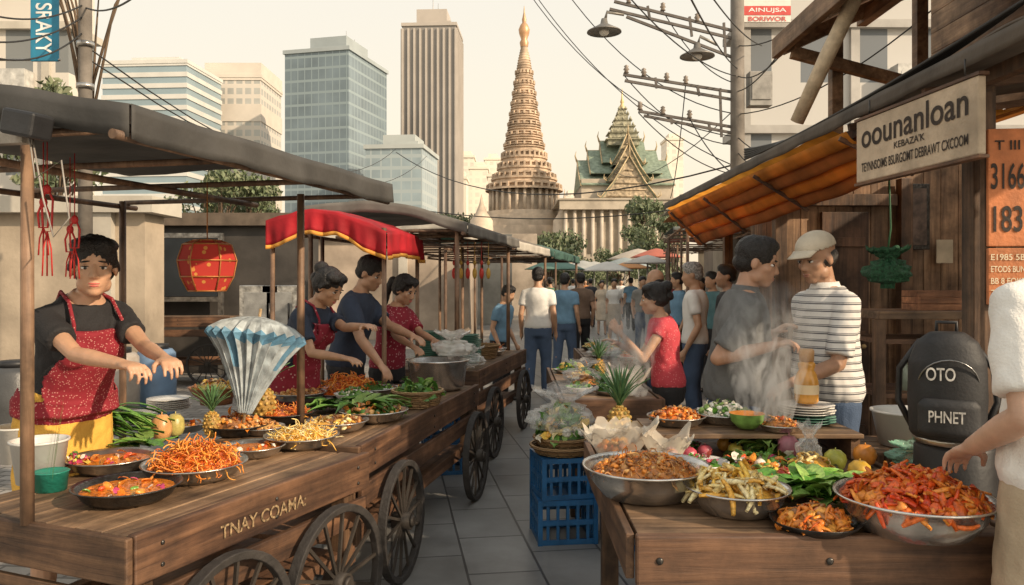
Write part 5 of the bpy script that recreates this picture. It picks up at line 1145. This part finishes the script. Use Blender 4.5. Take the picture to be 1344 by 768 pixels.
INK=M((.03,.018,.012),.7,0,.2,name='black_sign_paint')
text('oounanloan',.82,.12,(L_/2,-.018,.225),(rad(90),0,0),INK,t); text("KEBAZA'K",.24,.032,(L_/2,-.018,.135),(rad(90),0,0),INK,t); text('TEYNNSOIMS BSURGOMT DEBRAWT CXCOOM',.82,.045,(L_/2,-.018,.07),(rad(90),0,0),INK,t)
for x in(.1,L_-.1): m=MB(); m.cyl((x,0,.322),(x,0,.40),.004); mobj(m,'hanger',IRON,t)
p=pt(1297,400,3.35); t=thing('menu_board',(p.x,3.35,p.z),'orange menu board with dark price numerals','sign',rad(-6)); m=MB(); m.bb((0,0,.245),(.26,.02,.74)); mobj(m,'board',M((.60,.205,.075),.7,0,.2,8,.2,name='orange_board',dirt=.3),t,bev=.004)
m=MB(); m.bb((0,0,0),(.26,.02,.238)); mobj(m,'lower_board',M((.52,.18,.065),.7,0,.2,8,.2,name='orange_board2',dirt=.3),t,bev=.004)
text('T III',.10,.04,(.075,-.004,.67),(rad(90),0,0),INK,t); text('3166',.135,.11,(.077,-.004,.54),(rad(90),0,0),INK,t); text('183',.115,.11,(.077,-.004,.36),(rad(90),0,0),INK,t)
for k,s_ in enumerate(('E1985 5B','ETODS BUN','BB 8 EOKE','TEE GS 8')): text(s_,.135,.026,(.077,-.004,.20-.05*k),(rad(90),0,0),M((.72,.6,.42),.7,name='cream_letters'),t)
for x in(.02,.24): m=MB(); m.beam((x,.045,-1.4),(x,.045,.9),.045,.04); mobj(m,'post',W_V,t)
t=thing('shop_counter',(2.35,5.1,0),'high wooden counter with shelves inside the shop','counter'); m=MB(); m.bb((0,0,1.36),(1.3,.6,1.41)); mobj(m,'table_top',W_MD,t,bev=.004)
for z in(1.2,.85,.45): m=MB(); m.bb((.031,.031,z),(1.23,.57,z+.03)); mobj(m,'shelf',W_DK,t)
for x,y in((.0,.0),(1.26,.0),(.0,.56),(1.26,.56)): m=MB(); m.bb((x-.03,y-.03,0),(x+.03,y+.03,1.359)); mobj(m,'leg',W_V,t)
wheel(t,(.14,-.12,.34),.33,18)
for k in range(10):
    x=.15+.11*k; m=MB(); z0=(.481,.881)[k%2]; m.lathe([(0,0),(.04,0),(.045,.12),(.02,.17),(.022,.2),(0,.2)],12); mobj(m,'storage_jar',M(((.5,.2,.08),(.28,.34,.28),(.65,.55,.4))[k%3],.3,0,.2,name='jar_glass'),None,(2.35+x,5.3,z0),label='small storage jar on the counter shelf',cat='jar',group='jars on the shop shelves')
t=thing('wooden_box',(2.72,5.3,1.411),'small wooden crate box on the counter','box'); m=MB()
for z in(0,.045,.09): m.bb((0,0,z),(.3,.02,z+.04)); m.bb((0,.2,z),(.3,.22,z+.04)); m.bb((-.02,0,z),(-.001,.22,z+.04)); m.bb((.301,0,z),(.32,.22,z+.04))
m.bb((0,.021,.001),(.3,.199,.01)); mobj(m,'slats',wood((.2,.08,.04),(.5,.24,.12),0,name='red_brown_slats'),t)
c=pt(1165,352,5.0); nb=bag(c-V((0,0,.13)),.13,.26,'dark green net bag hanging from a hook',M((.02,.10,.045),.6,0,.4,60,.8,90,name='green_net'),21,name='net_bag'); m=MB(); m.tube([(0,0,.23),(.02,0,.38),(0,0,1.0)],.006,5); mobj(m,'hanging_cord',M((.03,.12,.05),.6,name='green_cord'),nb)
t=thing('framed_picture',(bx(1202,6.8),6.76,EYE+(HZ-285)*6.8/F),'small dark framed picture on the plank wall','picture'); m=MB(); m.bb((-.1,0,-.28),(.1,.02,.28)); mobj(m,'frame',IRON,t,bev=.005); m=MB(); m.bb((-.07,-.004,-.24),(.07,0,.24)); mobj(m,'picture',M((.12,.08,.06),.5,0,.5,12,0,name='faded_print'),t)
t=thing('paper_notice',(bx(1240,6.8),6.8,EYE+(HZ-330)*6.8/F),'pale paper notice pinned to the wall','notice'); m=MB(); m.bb((-.07,0,-.1),(.07,.01,.1)); mobj(m,'paper',M((.5,.42,.3),.8,name='old_paper'),t)
for k in range(5): cable((1.95+.02*k,2.3,2.72+.03*k),(1.9,6.5,2.60+.02*k),.06+.03*k,.010,'black cable bundle along the awning edge')
for i,(y0,col,z) in enumerate(((10.0,(.6,.55,.46),2.3),(13.6,(.62,.3,.1),2.45),(17.5,(.2,.22,.2),2.4),(22,(.55,.5,.42),2.6),(28,(.4,.14,.1),2.7))):
    canopy((2.35+.19*(y0-10)+2.0,y0),(.12,.99),3.3,2.2,z,'fabric awning over a stall across the street',M(col,.8,0,.15,2,.2,trans=.2,name='awning_cloth'),[(.05,2.1,0),(3.2,2.1,0),(.05,.1,0)],.35,.14)
for i in range(4):
    y0=9.9+i*6; block('shop_row_building','low shop building with shutters behind the awnings',4.3+.2*(y0-9.9),y0,9+.2*(y0-9.9),y0+5.9,3.1+.25*(i%2),M(((.3,.2,.14),(.4,.34,.27),(.25,.2,.16),(.38,.3,.2))[i],.8,0,.3,1,.3,6,name='shop_wall',dirt=.3),PL,3.0)
for i in range(3):
    y0=22+i*8; block('market_building','low market hall beyond the carts',-9+1.2*i,y0,-1.2+1.2*i,y0+6,2.9+.5*i,M(((.44,.35,.27),(.40,.38,.33),(.48,.40,.32))[i],.8,0,.3,1,.3,6,name='hall_wall',dirt=.3),PL,2.9)
t=thing('black_drum',(1.80,3.24,0),'tall black plastic drum beside the table','drum'); m=MB(); m.lathe([(0,0),(.14,0),(.152,.04),(.152,.3),(.158,.33),(.152,.36),(.152,.70),(.158,.73),(.152,.76),(.15,.93),(.14,.95),(0,.95)],28); mobj(m,'barrel',DARK,t); m=MB(); m.lathe([(0,.951),(.155,.951),(.155,.98),(0,.983)],28); mobj(m,'lid',STEEL2,t)
t=thing('backpack',(1.71,3.13,.985),'black backpack with pale lettering standing on the drum','backpack',rad(-24)); m=MB()
NYL=M((.020,.020,.022),.62,0,.3,9,.10,90,name='black_nylon')
m.loft([((0,0,z),a,b,Matrix.Identity(3)) for z,a,b in((0,.115,.07),(.02,.135,.085),(.16,.142,.095),(.30,.138,.09),(.38,.11,.07),(.42,.06,.045))],32)
mobj(remesh(m,.009,3),'body',NYL,t)
m=MB(); m.loft([((0,-.078,z),a,b,Matrix.Identity(3)) for z,a,b in((.02,.09,.028),(.035,.110,.04),(.14,.110,.04),(.165,.09,.028))],24); mobj(remesh(m,.008,2),'front_pocket',M((.028,.028,.030),.62,0,.3,9,.10,90,name='black_nylon2'),t)
m=MB(); m.tube([(.105*math.cos(a_),-.05-.052*math.sin(a_)*1.0-.0,.215+.10*math.sin(a_)) for a_ in [math.pi*i/12 for i in range(13)]],.0035,5); mobj(m,'zip',M((.25,.25,.25),.3,.8,.1,name='zip_metal'),t)
m=MB(); m.tube([(-.035,.03,.40),(-.035,.03,.455),(.035,.03,.455),(.035,.03,.40)],.008,6); mobj(m,'handle',DARK,t)
for P_ in([(.09,.06,.38),(.17,.09,.27),(.18,.07,.14),(.13,.05,.03)],[(-.09,.06,.38),(-.165,.10,.26),(-.17,.09,.13),(-.12,.06,.03)]): m=MB(); m.tube(P_,.013,6); mobj(m,'strap',DARK,t)
LW=M((.58,.56,.52),.6,0,.3,30,name='white_print'); text('OTO',.10,.05,(-.03,-.099,.26),(rad(86),0,0),LW,t); text('PHNET',.125,.045,(-.01,-.122,.10),(rad(90),0,0),LW,t)
def steam(c,r,h,dens,seed,label):
    m=MB(); m.loft([((0,0,h*k/8),r*(.4+.6*(k/8)),r*(.4+.6*(k/8)),Matrix.Identity(3)) for k in range(9)],16)
    mt=bpy.data.materials.new('steam_volume'); mt.use_nodes=True; N=mt.node_tree.nodes;L=mt.node_tree.links; N.remove(N['Principled BSDF'])
    v=N.new('ShaderNodeVolumeScatter'); v.inputs['Color'].default_value=(1,.98,.95,1); v.inputs['Anisotropy'].default_value=.0
    tc=N.new('ShaderNodeTexCoord'); mp=N.new('ShaderNodeMapping'); mp.inputs['Scale'].default_value=(11,11,4.5); mp.inputs['Location'].default_value=(seed,0,0); L.new(tc.outputs['Object'],mp.inputs[0])
    n=N.new('ShaderNodeTexNoise'); n.inputs['Scale'].default_value=1; n.inputs['Detail'].default_value=3; n.inputs['Distortion'].default_value=2.0; L.new(mp.outputs[0],n.inputs['Vector'])
    mr=N.new('ShaderNodeMapRange'); mr.inputs['From Min'].default_value=.48; mr.inputs['From Max'].default_value=.7; mr.inputs['To Max'].default_value=dens; L.new(n.outputs['Fac'],mr.inputs['Value'])
    sp=N.new('ShaderNodeSeparateXYZ'); L.new(tc.outputs['Object'],sp.inputs[0])
    f=N.new('ShaderNodeMapRange'); f.inputs['From Min'].default_value=h*.97; f.inputs['From Max'].default_value=h*.1; L.new(sp.outputs[2],f.inputs['Value'])
    sx=N.new('ShaderNodeVectorMath'); sx.operation='MULTIPLY'; sx.inputs[1].default_value=(1/r,1/r,0); L.new(tc.outputs['Object'],sx.inputs[0]); ln=N.new('ShaderNodeVectorMath'); ln.operation='LENGTH'; L.new(sx.outputs[0],ln.inputs[0])
    g=N.new('ShaderNodeMapRange'); g.inputs['From Min'].default_value=.9; g.inputs['From Max'].default_value=.15; L.new(ln.outputs['Value'],g.inputs['Value'])
    a=N.new('ShaderNodeMath'); a.operation='MULTIPLY'; L.new(mr.outputs[0],a.inputs[0]); L.new(f.outputs[0],a.inputs[1]); b=N.new('ShaderNodeMath'); b.operation='MULTIPLY'; L.new(a.outputs[0],b.inputs[0]); L.new(g.outputs[0],b.inputs[1]); L.new(b.outputs[0],v.inputs['Density'])
    L.new(v.outputs[0],N['Material Output'].inputs['Volume']); o=mobj(m,'steam',mt,None,c,label=label,cat='steam'); o['kind']='stuff'
steam(V((1.18,3.70,.97)),.30,.66,26,1,'white steam rising from a hot dish'); steam(V((.76,5.2,.86)),.30,.68,20,5,'white steam rising from dishes')
# ---------------------------------------------------------------- light
S=V((.74,-.48,.0)).normalized(); elv=rad(28); S=V((S.x*math.cos(elv),S.y*math.cos(elv),math.sin(elv)))
ld=bpy.data.lights.new('sun','SUN'); ld.energy=4.8; ld.angle=rad(.8); ld.color=(1,.80,.57); lo=bpy.data.objects.new('sun',ld); link(lo); lo.rotation_euler=S.to_track_quat('Z','Y').to_euler()
w=bpy.data.worlds.new('World'); sc.world=w; w.use_nodes=True; N=w.node_tree.nodes;L=w.node_tree.links; bg=N['Background']
sk=N.new('ShaderNodeTexSky'); sk.sky_type='NISHITA'; sk.sun_disc=False; sk.sun_elevation=elv; sk.sun_rotation=math.atan2(S.x,S.y); sk.dust_density=5; sk.air_density=1.5
L.new(sk.outputs[0],bg.inputs['Color']); bg.inputs['Strength'].default_value=.11
tc=N.new('ShaderNodeTexCoord'); sp=N.new('ShaderNodeSeparateXYZ'); L.new(tc.outputs['Generated'],sp.inputs[0]); rp=N.new('ShaderNodeValToRGB'); e=rp.color_ramp.elements; e[0].position=0; e[0].color=(1.0,.82,.58,1); e[1].position=.9; e[1].color=(.44,.46,.46,1); x=e.new(.18); x.color=(.98,.88,.70,1); x=e.new(.4); x.color=(.90,.85,.75,1)
L.new(sp.outputs[2],rp.inputs['Fac']); b2=N.new('ShaderNodeBackground'); L.new(rp.outputs[0],b2.inputs['Color'])
dt=N.new('ShaderNodeVectorMath'); dt.operation='DOT_PRODUCT'; dt.inputs[1].default_value=S; L.new(tc.outputs['Generated'],dt.inputs[0])
ag=N.new('ShaderNodeMapRange'); ag.inputs['From Min'].default_value=-.1; ag.inputs['From Max'].default_value=1.0; ag.inputs['To Min'].default_value=1.16; ag.inputs['To Max'].default_value=1.9; L.new(dt.outputs['Value'],ag.inputs['Value']); L.new(ag.outputs[0],b2.inputs['Strength'])
mx=N.new('ShaderNodeMixShader'); mx.inputs['Fac'].default_value=.88; L.new(bg.outputs[0],mx.inputs[1]); L.new(b2.outputs[0],mx.inputs[2]); L.new(mx.outputs[0],N['World Output'].inputs['Surface'])
cd=bpy.data.cameras.new('camera'); cd.lens=28; cd.sensor_width=36; cd.shift_y=-14/1344; cd.clip_end=3000; cd.clip_start=.05; co=bpy.data.objects.new('camera',cd); link(co); co.location=(0,0,EYE); co.rotation_euler=(rad(90),0,0); sc.camera=co
sc.view_settings.view_transform='Standard'; sc.view_settings.look='None'; sc.view_settings.exposure=0
